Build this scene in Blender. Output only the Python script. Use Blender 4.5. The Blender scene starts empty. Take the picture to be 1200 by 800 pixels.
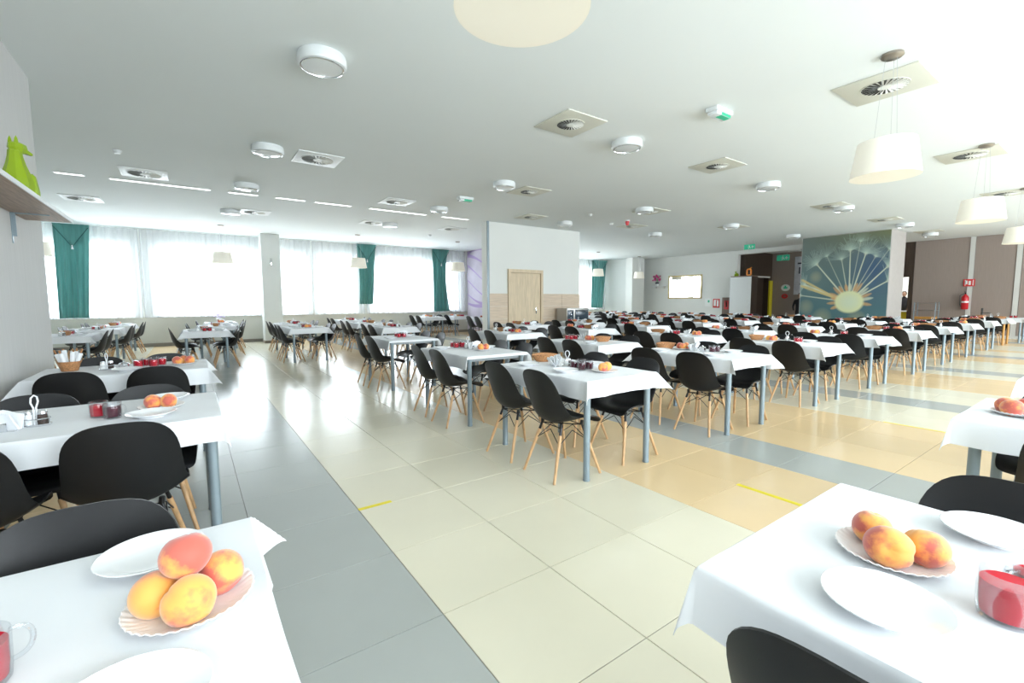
import bpy, bmesh, math, random
from mathutils import Vector, Matrix
random.seed(7)
PI = math.pi
C = bpy.context.scene.collection
scn = bpy.context.scene

# ------------------------------------------------------------------ camera, light, exposure
cam_d = bpy.data.cameras.new('camera')
cam_d.sensor_width = 36.0
cam_d.lens = 531.976 * 36.0 / 1200.0
cam_d.clip_end = 200
cam_d.clip_start = 0.02
cam = bpy.data.objects.new('camera', cam_d)
C.objects.link(cam)
_yaw, _pitch, _roll = .6151, -.0874, -.0042
_cy, _sy, _cp, _sp = math.cos(_yaw), math.sin(_yaw), math.cos(_pitch), math.sin(_pitch)
_f = Vector((_sy * _cp, _cy * _cp, _sp)); _r = Vector((_cy, -_sy, 0)); _u = _r.cross(_f)
_cr, _sr = math.cos(_roll), math.sin(_roll)
_R = _cr * _r + _sr * _u; _U = -_sr * _r + _cr * _u
m = Matrix(((_R.x, _U.x, -_f.x, -.82452), (_R.y, _U.y, -_f.y, -1.68978), (_R.z, _U.z, -_f.z, 1.34562), (0, 0, 0, 1)))
cam.matrix_world = m
scn.camera = cam

world = bpy.data.worlds.new('daylight'); scn.world = world; world.use_nodes = True
bg = world.node_tree.nodes['Background']
bg.inputs[0].default_value = (.89, .95, 1.0, 1)
bg.inputs[1].default_value = 5.0
vs = scn.view_settings
scn.display_settings.display_device = 'sRGB'
vs.view_transform = 'Standard'; vs.look = 'None'; vs.gamma = 1.0; vs.use_curve_mapping = False
vs.exposure = 0.09

H = 3.6            # ceiling
WX0, WX1 = -2.03, 22.3
YB, YF = 16.3, -4.6
def window_light(name, x, y, z, w, h, toward, power, col):
    l = bpy.data.lights.new(name, 'AREA'); l.shape = 'RECTANGLE'; l.size = w; l.size_y = h
    l.energy = power; l.color = col
    o = bpy.data.objects.new(name, l); C.objects.link(o); o.location = (x, y, z)
    o.rotation_euler = ((1 if toward > 0 else -1) * PI / 2, 0, 0)
    return o
# daylight standing just outside the window openings (front side: toward +y, far side: toward -y)
for k in range(5):
    window_light('window_daylight', .4 + k * 4.9, YF - .35, 2.05, 4.4, 2.3, 1, 340, (.91, .96, 1))
for x, w in ((-3.6, 3.2), (-.2, 3.0), (2.3, 1.5), (4.1, 1.9), (6.6, 2.6), (11.0, 2.6), (13.6, 2.6), (16.4, 2.4)):
    window_light('window_daylight', x, YB + .5, 2.05, w, 2.2, -1, 62 * w, (.92, .965, 1))

# ------------------------------------------------------------------ materials
def new_mat(name):
    m = bpy.data.materials.new(name); m.use_nodes = True
    return m, m.node_tree, m.node_tree.nodes['Principled BSDF']
def pm(name, col, rough=.5, metal=0, spec=.5, var=.0, scale=8, bump=0, bscale=60, trans=0, emit=None, es=0, stretch=None, sheen=0):
    m, nt, p = new_mat(name)
    p.inputs['Base Color'].default_value = (*col, 1)
    p.inputs['Roughness'].default_value = rough
    p.inputs['Metallic'].default_value = metal
    p.inputs['Specular IOR Level'].default_value = spec
    p.inputs['Transmission Weight'].default_value = trans
    if sheen: p.inputs['Sheen Weight'].default_value = sheen
    if emit: p.inputs['Emission Color'].default_value = (*emit, 1); p.inputs['Emission Strength'].default_value = es
    tc = nt.nodes.new('ShaderNodeTexCoord'); src = tc.outputs['Object']
    if stretch:
        mp = nt.nodes.new('ShaderNodeMapping'); mp.inputs['Scale'].default_value = stretch
        nt.links.new(src, mp.inputs[0]); src = mp.outputs[0]
    if var:
        n = nt.nodes.new('ShaderNodeTexNoise'); n.inputs['Scale'].default_value = scale; n.inputs['Detail'].default_value = 4
        nt.links.new(src, n.inputs['Vector'])
        r = nt.nodes.new('ShaderNodeMapRange'); r.inputs[1].default_value = .3; r.inputs[2].default_value = .7
        r.inputs[3].default_value = 1 - var; r.inputs[4].default_value = 1 + var
        nt.links.new(n.outputs['Fac'], r.inputs[0])
        mx = nt.nodes.new('ShaderNodeVectorMath'); mx.operation = 'SCALE'; mx.inputs[0].default_value = col
        nt.links.new(r.outputs[0], mx.inputs['Scale']); nt.links.new(mx.outputs[0], p.inputs['Base Color'])
    if bump:
        n = nt.nodes.new('ShaderNodeTexNoise'); n.inputs['Scale'].default_value = bscale; n.inputs['Detail'].default_value = 3
        nt.links.new(src, n.inputs['Vector'])
        b = nt.nodes.new('ShaderNodeBump'); b.inputs['Strength'].default_value = bump; b.inputs['Distance'].default_value = .01
        nt.links.new(n.outputs['Fac'], b.inputs['Height']); nt.links.new(b.outputs[0], p.inputs['Normal'])
    return m
MT = {}
MT['shell'] = pm('black_plastic', (.007, .0072, .008), .45, spec=.36, bump=.04, bscale=900)
MT['beech'] = pm('beech_wood', (.62, .38, .19), .45, var=.18, scale=6, stretch=(8, 8, 1))
MT['black_wire'] = pm('black_metal', (.012, .012, .013), .35, .4)
MT['steel_leg'] = pm('grey_blue_powder_coat', (.24, .30, .33), .38, .2, var=.03)
MT['table_edge'] = pm('grey_table_laminate', (.30, .34, .36), .45)
MT['cloth'] = pm('white_tablecloth', (.78, .80, .82), .75, spec=.3, var=.015, scale=3, bump=.25, bscale=9, sheen=.1)
MT['ceiling'] = pm('ceiling_paint', (.755, .795, .79), .9, var=.01, scale=.6)
MT['white'] = pm('white_wall_paint', (.74, .75, .715), .85, var=.015, scale=1)
MT['pier'] = pm('pale_grey_wall_paint', (.66, .68, .65), .85, var=.02, scale=1)
MT['parapet'] = pm('beige_wall_paint', (.60, .60, .54), .8, var=.02, scale=1)
MT['leftwall'] = pm('grey_striped_wallpaper', (.60, .60, .59), .8, var=.05, scale=12, stretch=(1, 14, .15))
MT['taupe'] = pm('taupe_wall_panel', (.30, .245, .215), .7, var=.05, scale=10, stretch=(1, 8, .3))
MT['dark'] = pm('dark_brown_wood', (.045, .028, .018), .5, var=.2, scale=6, stretch=(3, 3, .3))
MT['brown'] = pm('brown_wall', (.20, .145, .115), .7, var=.05)
MT['trim'] = pm('pale_trim', (.60, .60, .57), .5)
MT['base'] = pm('brown_grey_baseboard', (.24, .21, .17), .5)
MT['frame'] = pm('white_window_frame', (.78, .8, .8), .35)
MT['wood_v'] = pm('pale_oak_vertical', (.62, .50, .34), .5, var=.13, scale=5, stretch=(9, 9, .6))
MT['wood_h'] = pm('pale_oak_horizontal', (.60, .48, .36), .5, var=.13, scale=5, stretch=(.6, 9, 12))
MT['shelfwood'] = pm('grey_brown_shelf_wood', (.36, .26, .20), .5, var=.25, scale=5, stretch=(14, .8, 9))
MT['grout'] = pm('grey_grout', (.22, .21, .19), .8)
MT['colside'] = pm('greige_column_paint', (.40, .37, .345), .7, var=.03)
def tilemat(name, col):
    m, nt, p = new_mat(name)
    N = nt.nodes; L = nt.links
    oi = N.new('ShaderNodeObjectInfo'); geo = N.new('ShaderNodeNewGeometry')
    n = N.new('ShaderNodeTexNoise'); n.inputs['Scale'].default_value = 2.2; n.inputs['Detail'].default_value = 5
    L.new(geo.outputs['Position'], n.inputs['Vector'])
    a = N.new('ShaderNodeMapRange'); a.inputs[3].default_value = .95; a.inputs[4].default_value = 1.05
    L.new(n.outputs['Fac'], a.inputs[0])
    b = N.new('ShaderNodeMapRange'); b.inputs[3].default_value = .97; b.inputs[4].default_value = 1.03
    L.new(oi.outputs['Random'], b.inputs[0])
    mu = N.new('ShaderNodeMath'); mu.operation = 'MULTIPLY'; L.new(a.outputs[0], mu.inputs[0]); L.new(b.outputs[0], mu.inputs[1])
    mx = N.new('ShaderNodeVectorMath'); mx.operation = 'SCALE'; mx.inputs[0].default_value = col
    L.new(mu.outputs[0], mx.inputs['Scale']); L.new(mx.outputs[0], p.inputs['Base Color'])
    p.inputs['Roughness'].default_value = .2
    p.inputs['Specular IOR Level'].default_value = .62
    return m
MT['tile_grey'] = tilemat('grey_porcelain_tile', (.46, .48, .455))
MT['tile_cream'] = tilemat('cream_porcelain_tile', (.82, .765, .60))
MT['tile_sand'] = tilemat('sand_porcelain_tile', (.84, .63, .37))
MT['tape'] = pm('yellow_floor_tape', (.85, .70, .03), .5)
MT['chrome'] = pm('chrome', (.75, .76, .78), .12, 1)
MT['brushed'] = pm('brushed_nickel', (.42, .38, .34), .35, 1)
MT['porcelain'] = pm('white_porcelain', (.88, .89, .90), .12, spec=.6)
MT['flutedplate'] = pm('white_paper_plate', (.86, .84, .83), .5)
MT['wicker'] = pm('brown_wicker', (.42, .20, .08), .6, var=.45, scale=90, bump=.6, bscale=110)
MT['napkin'] = pm('white_napkin', (.86, .88, .90), .9)
MT['blueprint'] = pm('blue_napkin_print', (.05, .22, .45), .9)
MT['salt'] = pm('white_salt_glass', (.80, .82, .82), .2)
MT['pepper'] = pm('dark_pepper_glass', (.05, .035, .03), .2)
MT['plastic_white'] = pm('white_plastic', (.74, .77, .77), .35)
MT['lens'] = pm('frosted_light_lens', (.70, .74, .75), .12, spec=.7, emit=(1, 1, 1), es=.04)
MT['slotstrip'] = pm('emissive_slot_strip', (.9, .9, .9), .4, emit=(1, 1, .98), es=1.5)
MT['vent'] = pm('cream_vent_plate', (.62, .62, .54), .5)
MT['ventwhite'] = pm('white_vent_plate', (.80, .83, .83), .45)
MT['ventdark'] = pm('dark_vent_gap', (.34, .35, .35), .7)
MT['ventslot'] = pm('black_vent_slot', (.04, .04, .035), .8)
MT['blade'] = pm('vent_blade', (.74, .75, .71), .4)
MT['shade'] = pm('cream_lamp_shade', (.84, .80, .70), .8, bump=.08, bscale=300, emit=(1, .93, .78), es=.12)
MT['shadein'] = pm('warm_shade_lining', (.74, .70, .63), .7)
MT['shadewarm'] = pm('warm_shade_inner_face', (.90, .78, .55), .7, emit=(1, .80, .5), es=.25)
MT['teal'] = pm('teal_curtain_fabric', (.10, .31, .29), .75, var=.12, scale=5, stretch=(6, 6, .4), sheen=.3)
def _thin(m, fac, col):
    nt = m.node_tree; p = nt.nodes['Principled BSDF']; out = nt.nodes['Material Output']
    tr = nt.nodes.new('ShaderNodeBsdfTranslucent'); tr.inputs[0].default_value = (*col, 1)
    mx = nt.nodes.new('ShaderNodeMixShader'); mx.inputs[0].default_value = fac
    nt.links.new(p.outputs[0], mx.inputs[1]); nt.links.new(tr.outputs[0], mx.inputs[2]); nt.links.new(mx.outputs[0], out.inputs[0])
_thin(MT['teal'], .22, (.12, .36, .34))
MT['tealdark'] = pm('dark_teal_cord', (.03, .13, .13), .7)
MT['lavender'] = pm('lavender_wall', (.72, .66, .78), .8, var=.12, scale=1.2)
MT['purple'] = pm('purple_swirl_print', (.56, .42, .72), .8)
MT['green'] = pm('lime_green_glaze', (.27, .40, .008), .28, spec=.6)
MT['red'] = pm('red_enamel', (.55, .012, .02), .3)
MT['signgreen'] = pm('green_sign', (.02, .36, .20), .4, emit=(.05, .5, .3), es=.25)
MT['signwhite'] = pm('white_sign', (.8, .82, .8), .5)
MT['signred'] = pm('red_sign', (.62, .03, .03), .5)
MT['yellow'] = pm('yellow_lacquer', (.55, .46, .02), .35)
MT['orange'] = pm('orange_glaze', (.85, .28, .02), .3)
MT['gold'] = pm('gilt_frame', (.55, .43, .20), .4, .4)
MT['mirror'] = pm('mirror_glass', (.9, .93, .92), .02, 1)
MT['cabinet'] = pm('white_cabinet', (.74, .76, .75), .4)
MT['darkcloth'] = pm('dark_clothing', (.02, .02, .025), .8)
MT['skin'] = pm('skin', (.50, .30, .21), .6)
MT['hair'] = pm('dark_hair', (.02, .014, .01), .6)
MT['pink'] = pm('magenta_petals', (.62, .05, .25), .6)
MT['ovenblack'] = pm('oven_door_glass', (.04, .06, .08), .15)
MT['ovensilver'] = pm('oven_silver_case', (.45, .44, .42), .35, .6)
MT['paper'] = pm('printed_paper', (.62, .64, .70), .7, var=.12, scale=5)
MT['ink'] = pm('dark_print', (.05, .05, .07), .7)
MT['honey'] = pm('honey_wood', (.60, .30, .07), .45, var=.15)
MT['leaf'] = pm('green_leaf', (.10, .25, .05), .5)
def glassmat(name, tint, refl=.08, opac=.06, solid=(.9, .92, .95)):
    m = bpy.data.materials.new(name); m.use_nodes = True; nt = m.node_tree; N = nt.nodes; L = nt.links
    N.remove(N['Principled BSDF']); out = N['Material Output']
    t = N.new('ShaderNodeBsdfTransparent'); t.inputs[0].default_value = (*tint, 1)
    g = N.new('ShaderNodeBsdfGlossy'); g.inputs['Roughness'].default_value = .03
    d = N.new('ShaderNodeBsdfDiffuse'); d.inputs[0].default_value = (*solid, 1)
    lw = N.new('ShaderNodeLayerWeight'); lw.inputs[0].default_value = .35
    ma = N.new('ShaderNodeMath'); ma.operation = 'MULTIPLY_ADD'; ma.inputs[1].default_value = .3; ma.inputs[2].default_value = refl
    L.new(lw.outputs['Fresnel'], ma.inputs[0])
    m1 = N.new('ShaderNodeMixShader'); m1.inputs[0].default_value = opac; L.new(t.outputs[0], m1.inputs[1]); L.new(d.outputs[0], m1.inputs[2])
    m2 = N.new('ShaderNodeMixShader'); L.new(ma.outputs[0], m2.inputs[0]); L.new(m1.outputs[0], m2.inputs[1]); L.new(g.outputs[0], m2.inputs[2])
    L.new(m2.outputs[0], out.inputs[0])
    return m
MT['glass'] = glassmat('clear_glass', (.97, .98, .99), .02, .008)
MT['pane'] = glassmat('window_glass', (.97, .99, 1), .03, .02)
MT['juice_red'] = pm('red_fruit_drink', (.55, .003, .02), .12, spec=.15)
MT['juice_dark'] = pm('dark_berry_drink', (.07, .003, .015), .12, spec=.2)
def sheermat():
    m = bpy.data.materials.new('white_sheer_fabric'); m.use_nodes = True; nt = m.node_tree; N = nt.nodes; L = nt.links
    N.remove(N['Principled BSDF']); out = N['Material Output']
    t = N.new('ShaderNodeBsdfTransparent'); tr = N.new('ShaderNodeBsdfTranslucent'); tr.inputs[0].default_value = (.95, .97, 1, 1)
    d = N.new('ShaderNodeBsdfDiffuse'); d.inputs[0].default_value = (.85, .87, .9, 1)
    m1 = N.new('ShaderNodeMixShader'); m1.inputs[0].default_value = .45; L.new(tr.outputs[0], m1.inputs[1]); L.new(d.outputs[0], m1.inputs[2])
    m2 = N.new('ShaderNodeMixShader'); m2.inputs[0].default_value = .36; L.new(t.outputs[0], m2.inputs[1]); L.new(m1.outputs[0], m2.inputs[2])
    L.new(m2.outputs[0], out.inputs[0]); return m
MT['sheer'] = sheermat()
def peachmat():
    m, nt, p = new_mat('peach_skin'); N = nt.nodes; L = nt.links
    tc = N.new('ShaderNodeTexCoord'); oi = N.new('ShaderNodeObjectInfo')
    ad = N.new('ShaderNodeVectorMath'); ad.operation = 'ADD'; L.new(tc.outputs['Object'], ad.inputs[0])
    sc = N.new('ShaderNodeMath'); sc.operation = 'MULTIPLY'; sc.inputs[1].default_value = 37; L.new(oi.outputs['Random'], sc.inputs[0]); L.new(sc.outputs[0], ad.inputs[1])
    n = N.new('ShaderNodeTexNoise'); n.inputs['Scale'].default_value = 16; n.inputs['Detail'].default_value = 5; n.inputs['Roughness'].default_value = .55
    L.new(ad.outputs[0], n.inputs['Vector'])
    r2 = N.new('ShaderNodeMath'); r2.operation = 'MULTIPLY_ADD'; r2.inputs[1].default_value = .22; r2.inputs[2].default_value = -.11; L.new(oi.outputs['Alpha'], r2.inputs[0])
    sm = N.new('ShaderNodeMath'); sm.operation = 'ADD'; nn = N.new('ShaderNodeMath'); nn.operation = 'MULTIPLY_ADD'; nn.inputs[1].default_value = 1.8; nn.inputs[2].default_value = -.4; L.new(n.outputs['Fac'], nn.inputs[0]); L.new(nn.outputs[0], sm.inputs[0]); L.new(r2.outputs[0], sm.inputs[1])
    cr = N.new('ShaderNodeValToRGB'); e = cr.color_ramp.elements
    e[0].position = .38; e[0].color = (.83, .40, .09, 1); e[1].position = .62; e[1].color = (.56, .12, .085, 1)
    k = cr.color_ramp.elements.new(.5); k.color = (.80, .27, .09, 1)
    L.new(sm.outputs[0], cr.inputs[0]); L.new(cr.outputs[0], p.inputs['Base Color'])
    p.inputs['Roughness'].default_value = .6; p.inputs['Sheen Weight'].default_value = .5; p.inputs['Specular IOR Level'].default_value = .25
    return m
MT['peach'] = peachmat()

# ------------------------------------------------------------------ mesh helpers
class MB:
    def __init__(s): s.v = []; s.f = []; s.mi = []; s.cur = 0
    def mat(s, i): s.cur = i; return s
    def add(s, vs_, fs_):
        b = len(s.v); s.v += [tuple(x) for x in vs_]
        for f in fs_: s.f.append(tuple(b + i for i in f)); s.mi.append(s.cur)
        return s
    def box(s, x0, y0, z0, x1, y1, z1, bev=0, M=None):
        if bev:
            bm = bmesh.new(); bmesh.ops.create_cube(bm, size=1)
            bmesh.ops.scale(bm, vec=(x1 - x0, y1 - y0, z1 - z0), verts=bm.verts)
            bmesh.ops.translate(bm, vec=((x0 + x1) / 2, (y0 + y1) / 2, (z0 + z1) / 2), verts=bm.verts)
            bmesh.ops.bevel(bm, geom=bm.edges[:], offset=bev, segments=2, profile=.6, affect='EDGES')
            bm.verts.index_update()
            V = [v.co.copy() for v in bm.verts]; F = [[v.index for v in f.verts] for f in bm.faces]; bm.free()
        else:
            V = [Vector(p) for p in ((x0, y0, z0), (x1, y0, z0), (x1, y1, z0), (x0, y1, z0), (x0, y0, z1), (x1, y0, z1), (x1, y1, z1), (x0, y1, z1))]
            F = [(0, 3, 2, 1), (4, 5, 6, 7), (0, 1, 5, 4), (1, 2, 6, 5), (2, 3, 7, 6), (3, 0, 4, 7)]
        if M: V = [M @ v for v in V]
        return s.add(V, F)
    def tube(s, p0, p1, r0, r1=None, n=8, cap=True):
        r1 = r0 if r1 is None else r1
        p0 = Vector(p0); p1 = Vector(p1); d = (p1 - p0).normalized()
        a = d.orthogonal().normalized(); b = d.cross(a)
        V = []
        for p, r in ((p0, r0), (p1, r1)):
            for i in range(n):
                t = 2 * PI * i / n; V.append(p + a * (r * math.cos(t)) + b * (r * math.sin(t)))
        F = [(i, (i + 1) % n, n + (i + 1) % n, n + i) for i in range(n)]
        if cap: F += [tuple(range(n - 1, -1, -1)), tuple(range(n, 2 * n))]
        return s.add(V, F)
    def wire(s, pts, r, n=6, closed=False):
        P = [Vector(p) for p in pts]; V = []; F = []; k = len(P); prev = None
        for i, p in enumerate(P):
            if closed: d = (P[(i + 1) % k] - P[i - 1]).normalized()
            else: d = (P[min(i + 1, k - 1)] - P[max(i - 1, 0)]).normalized()
            if prev is None: a = d.orthogonal().normalized()
            else:
                a = (prev - d * prev.dot(d)).normalized()
            prev = a; b = d.cross(a)
            for j in range(n):
                t = 2 * PI * j / n; V.append(p + a * (r * math.cos(t)) + b * (r * math.sin(t)))
        for i in range(k if closed else k - 1):
            o, q = i * n, ((i + 1) % k) * n
            for j in range(n): F.append((o + j, o + (j + 1) % n, q + (j + 1) % n, q + j))
        if not closed: F += [tuple(range(n - 1, -1, -1)), tuple(range((k - 1) * n, k * n))]
        return s.add(V, F)
    def lathe(s, prof, n=24, c=(0, 0, 0), sx=1, sy=1, fn=None):
        V = []; F = []
        for (r, z) in prof:
            for i in range(n):
                t = 2 * PI * i / n; rr, zz = (r, z) if fn is None else fn(r, z, t)
                V.append((c[0] + rr * math.cos(t) * sx, c[1] + rr * math.sin(t) * sy, c[2] + zz))
        for k in range(len(prof) - 1):
            for i in range(n):
                j = (i + 1) % n; F.append((k * n + i, k * n + j, (k + 1) * n + j, (k + 1) * n + i))
        if prof[0][0] > 1e-6: F.append(tuple(range(n - 1, -1, -1)))
        if prof[-1][0] > 1e-6: F.append(tuple((len(prof) - 1) * n + i for i in range(n)))
        return s.add(V, F)
    def sheet(s, fn, nu, nv, th=0):
        V = [Vector(fn(i / nu, j / nv)) for j in range(nv + 1) for i in range(nu + 1)]
        W = nu + 1
        F = [(j * W + i, j * W + i + 1, (j + 1) * W + i + 1, (j + 1) * W + i) for j in range(nv) for i in range(nu)]
        if th:
            nr = [Vector((0, 0, 0)) for _ in V]
            for f in F:
                q = (V[f[1]] - V[f[0]]).cross(V[f[3]] - V[f[0]]) + (V[f[2]] - V[f[1]]).cross(V[f[3]] - V[f[2]])
                for i in f: nr[i] += q
            b = len(V); V2 = [V[i] - nr[i].normalized() * th if nr[i].length > 0 else V[i] for i in range(b)]
            F2 = [tuple(b + i for i in reversed(f)) for f in F]
            rim = [i for i in range(W)] + [j * W + nu for j in range(1, nv + 1)] + [nv * W + i for i in range(nu - 1, -1, -1)] + [j * W for j in range(nv - 1, 0, -1)]
            F3 = [(rim[k], b + rim[k], b + rim[(k + 1) % len(rim)], rim[(k + 1) % len(rim)]) for k in range(len(rim))]
            V = V + V2; F = F + F2 + F3
        return s.add(V, F)
    def mesh(s, name, mats, smooth=True, ang=.7):
        me = bpy.data.meshes.new(name); me.from_pydata(s.v, [], s.f)
        if not isinstance(mats, (list, tuple)): mats = [mats]
        for mm in mats: me.materials.append(MT[mm] if isinstance(mm, str) else mm)
        if len(mats) > 1: me.polygons.foreach_set('material_index', s.mi)
        bm = bmesh.new(); bm.from_mesh(me); bmesh.ops.remove_doubles(bm, verts=bm.verts, dist=1e-6)
        bmesh.ops.recalc_face_normals(bm, faces=bm.faces); bm.to_mesh(me); bm.free()
        if smooth:
            me.shade_smooth(); me.set_sharp_from_angle(angle=ang)
        me.update(); return me
    def build(s, name, mats, parent=None, loc=(0, 0, 0), rz=0, smooth=True, ang=.7):
        return link(name, s.mesh(name, mats, smooth, ang), parent, loc, rz)
def link(name, me, parent=None, loc=(0, 0, 0), rz=0):
    o = bpy.data.objects.new(name, me); C.objects.link(o); o.location = loc; o.rotation_euler = (0, 0, rz)
    if parent: o.parent = parent
    return o
def tag(o, label=None, cat=None, group=None, kind=None):
    if label: o['label'] = label
    if cat: o['category'] = cat
    if group: o['group'] = group
    if kind: o['kind'] = kind
    return o
def thing(name, loc=(0, 0, 0), rz=0, label=None, cat=None, group=None):
    o = bpy.data.objects.new(name, None); o.empty_display_size = .1; C.objects.link(o)
    o.location = loc; o.rotation_euler = (0, 0, rz)
    return tag(o, label, cat, group)
KIDS = {}
def kids(o):
    if o.name not in KIDS: KIDS[o.name] = list(o.children)
    return KIDS[o.name]
def dup(o, loc, rz, label=None, group=None, scale=None):
    r = o.copy(); C.objects.link(r); r.location = loc; r.rotation_euler = (0, 0, rz)
    if scale: r.scale = scale
    if label: r['label'] = label
    if group: r['group'] = group
    for ch in kids(o):
        c = ch.copy(); C.objects.link(c); c.parent = r
        for g in kids(ch):
            d = g.copy(); C.objects.link(d); d.parent = c
    return r
class Proto:
    """first placement moves the built thing itself, later ones copy it"""
    def __init__(s, root): s.root = root; s.used = False; kids(root); [kids(c) for c in kids(root)]
    def put(s, loc, rz=0, label=None, group=None, scale=None):
        if s.used: return dup(s.root, loc, rz, label, group, scale)
        s.used = True; o = s.root; o.location = loc; o.rotation_euler = (0, 0, rz)
        if scale: o.scale = scale
        if label: o['label'] = label
        if group: o['group'] = group
        return o
def struct(name, mb, mats, parent=None, smooth=False, kind='structure'):
    o = mb.build(name, mats, parent, smooth=smooth)
    if parent is None: o['kind'] = kind
    return o

# ------------------------------------------------------------------ the room
LX = -5.6
floor = struct('floor', MB().box(LX, YF - .2, -.12, 26.2, YB + .3, -.0045), 'grout')
TS = .6
def tile_kind(u):
    if u < 0: return 'grey' if u >= -2 else ('cream' if u in (-4, -5, -6) else 'sand' if u == -3 else 'grey')
    u = u % 28
    table = 'cccss' + 'g' + 'sss' + 'cc' + 'g' + 'cc' + 'sss' + 'c' + 'g' + 'ccc' + 'ssg' + 'ccs'
    return {'c': 'cream', 's': 'sand', 'g': 'grey'}[table[u % len(table)]]
def tile_mb(mb, cx, cy):
    h = TS / 2 - .0019; b = .0016
    V = [(cx - h, cy - h, -.0065), (cx + h, cy - h, -.0065), (cx + h, cy + h, -.0065), (cx - h, cy + h, -.0065),
         (cx - h, cy - h, -.0012), (cx + h, cy - h, -.0012), (cx + h, cy + h, -.0012), (cx - h, cy + h, -.0012),
         (cx - h + b, cy - h + b, 0), (cx + h - b, cy - h + b, 0), (cx + h - b, cy + h - b, 0), (cx - h + b, cy + h - b, 0)]
    F = [(0, 1, 5, 4), (1, 2, 6, 5), (2, 3, 7, 6), (3, 0, 4, 7), (4, 5, 9, 8), (5, 6, 10, 9), (6, 7, 11, 10), (7, 4, 8, 11), (8, 9, 10, 11)]
    mb.add(V, F)
tm = {}
for k in ('grey', 'cream', 'sand'):
    q = MB(); tile_mb(q, 0, 0); tm[k] = q.mesh('tile_' + k, 'tile_' + k, smooth=False)
campos = Vector((-.82452, -1.68978, 1.34562)); cinv = m.inverted()
tl = []
for iu in range(-9, 44):
    for iv in range(-8, 28):
        x, y = (iu + .5) * TS, (iv + .5) * TS
        if x > 26 or y > YB or y < YF or x < LX: continue
        if x < WX0 and y < 4.8: continue
        p = cinv @ Vector((x, y, 0)); inv = p.z < -.3 and abs(p.x / p.z) < 1.25 and abs(p.y / p.z) < .9
        tl.append((0 if inv else 1, (Vector((x, y, 0)) - campos).length, iu, iv, x, y))
tl.sort()
rest = MB(); names = ('grey', 'cream', 'sand')
for n, (_, d, iu, iv, x, y) in enumerate(tl):
    k = tile_kind(iu)
    if n < 290: link('tile', tm[k], floor, (x, y, 0))
    else: rest.mat(names.index(k)); tile_mb(rest, x, y)
tag(rest.build('far_tiles', ['tile_' + k for k in names], floor, smooth=False), kind='stuff')

struct('ceiling', MB().box(LX, YF - .2, H, 26.2, YB + .3, H + .2), 'ceiling')
struct('wall_left', MB().box(WX0 - .25, YF, 0, WX0, 5.0, H), 'leftwall')
struct('wall_left_return', MB().box(LX, 4.8, 0, WX0 - .25, 5.0, H), 'white')
struct('wall_left_hall', MB().box(LX - .2, 4.8, 0, LX, YB, H), 'white')

def window(n, x0, x1, z0, z1, y, inward, mull=1.25, wall_th=.3):
    """white frame with mullions and one pane per light"""
    w = thing('window_%d' % n, (0, 0, 0)); w['kind'] = 'structure'
    f = MB(); t = .06; yy0, yy1 = y - .035, y + .035
    f.box(x0, yy0, z0, x1, yy1, z0 + t); f.box(x0, yy0, z1 - t, x1, yy1, z1)
    f.box(x0, yy0, z0 + t, x0 + t, yy1, z1 - t); f.box(x1 - t, yy0, z0 + t, x1, yy1, z1 - t)
    f.build('window_frame', 'frame', w, smooth=False)
    k = max(1, round((x1 - x0) / mull)); st = (x1 - x0) / k
    for i in range(1, k):
        MB().box(x0 + i * st - .035, yy0, z0 + t, x0 + i * st + .035, yy1, z1 - t).build('mullion', 'frame', w, smooth=False)
    for i in range(k):
        a = x0 + i * st + (t if i == 0 else .035); b = x0 + (i + 1) * st - (t if i == k - 1 else .035)
        MB().box(a, y - .006, z0 + t, b, y + .006, z1 - t).build('pane', 'pane', w, smooth=False)
    s = MB().box(x0 - .05, min(y - inward * .05, y + inward * .28), z0 - .035, x1 + .05, max(y - inward * .05, y + inward * .28), z0, .006)
    s.build('window_sill', 'frame', w)
    return w
def window_wall(name, y0, y1, x0, x1, openings, z0, z1, lowmat, upmat, wy, inward, n0, mull):
    mb = MB(); mb.mat(0).box(x0, y0, 0, x1, y1, z0 - .035); mb.mat(1).box(x0, y0, z1, x1, y1, H)
    xs = [x0] + [v for o in openings for v in o] + [x1]
    for i in range(0, len(xs), 2):
        if xs[i + 1] - xs[i] > .01: mb.mat(1).box(xs[i], y0, z0 - .035, xs[i + 1], y1, z1)
    struct(name, mb, [lowmat, upmat])
    for i, (a, b) in enumerate(openings): window(n0 + i, a, b, z0, z1, wy, inward, mull)
far_open = [(-5.3, -2.2), (-1.65, 1.25), (1.75, 2.7), (3.05, 4.5), (5.05, 7.75), (8.25, 9.1), (9.9, 12.2), (12.6, 15.0), (15.4, 17.55)]
window_wall('wall_far', YB, YB + .28, LX, 26.2, far_open, .95, 3.12, 'parapet', 'pier', YB + .16, -1, 1, 1.45)
near_open = [(-1.6, 2.6), (3.2, 7.4), (8.0, 12.2), (12.8, 17.0), (17.6, 21.8)]
window_wall('wall_near', YF - .28, YF, WX0 - .25, 26.2, near_open, .9, 3.1, 'parapet', 'white', YF - .16, 1, 10, 1.4)

# baseboards
struct('baseboard_far', MB().box(LX, YB - .02, 0, 9.42, YB, .1), 'base')
struct('baseboard_left', MB().box(WX0, YF, 0, WX0 + .015, 5.0, .08), 'base')
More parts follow.
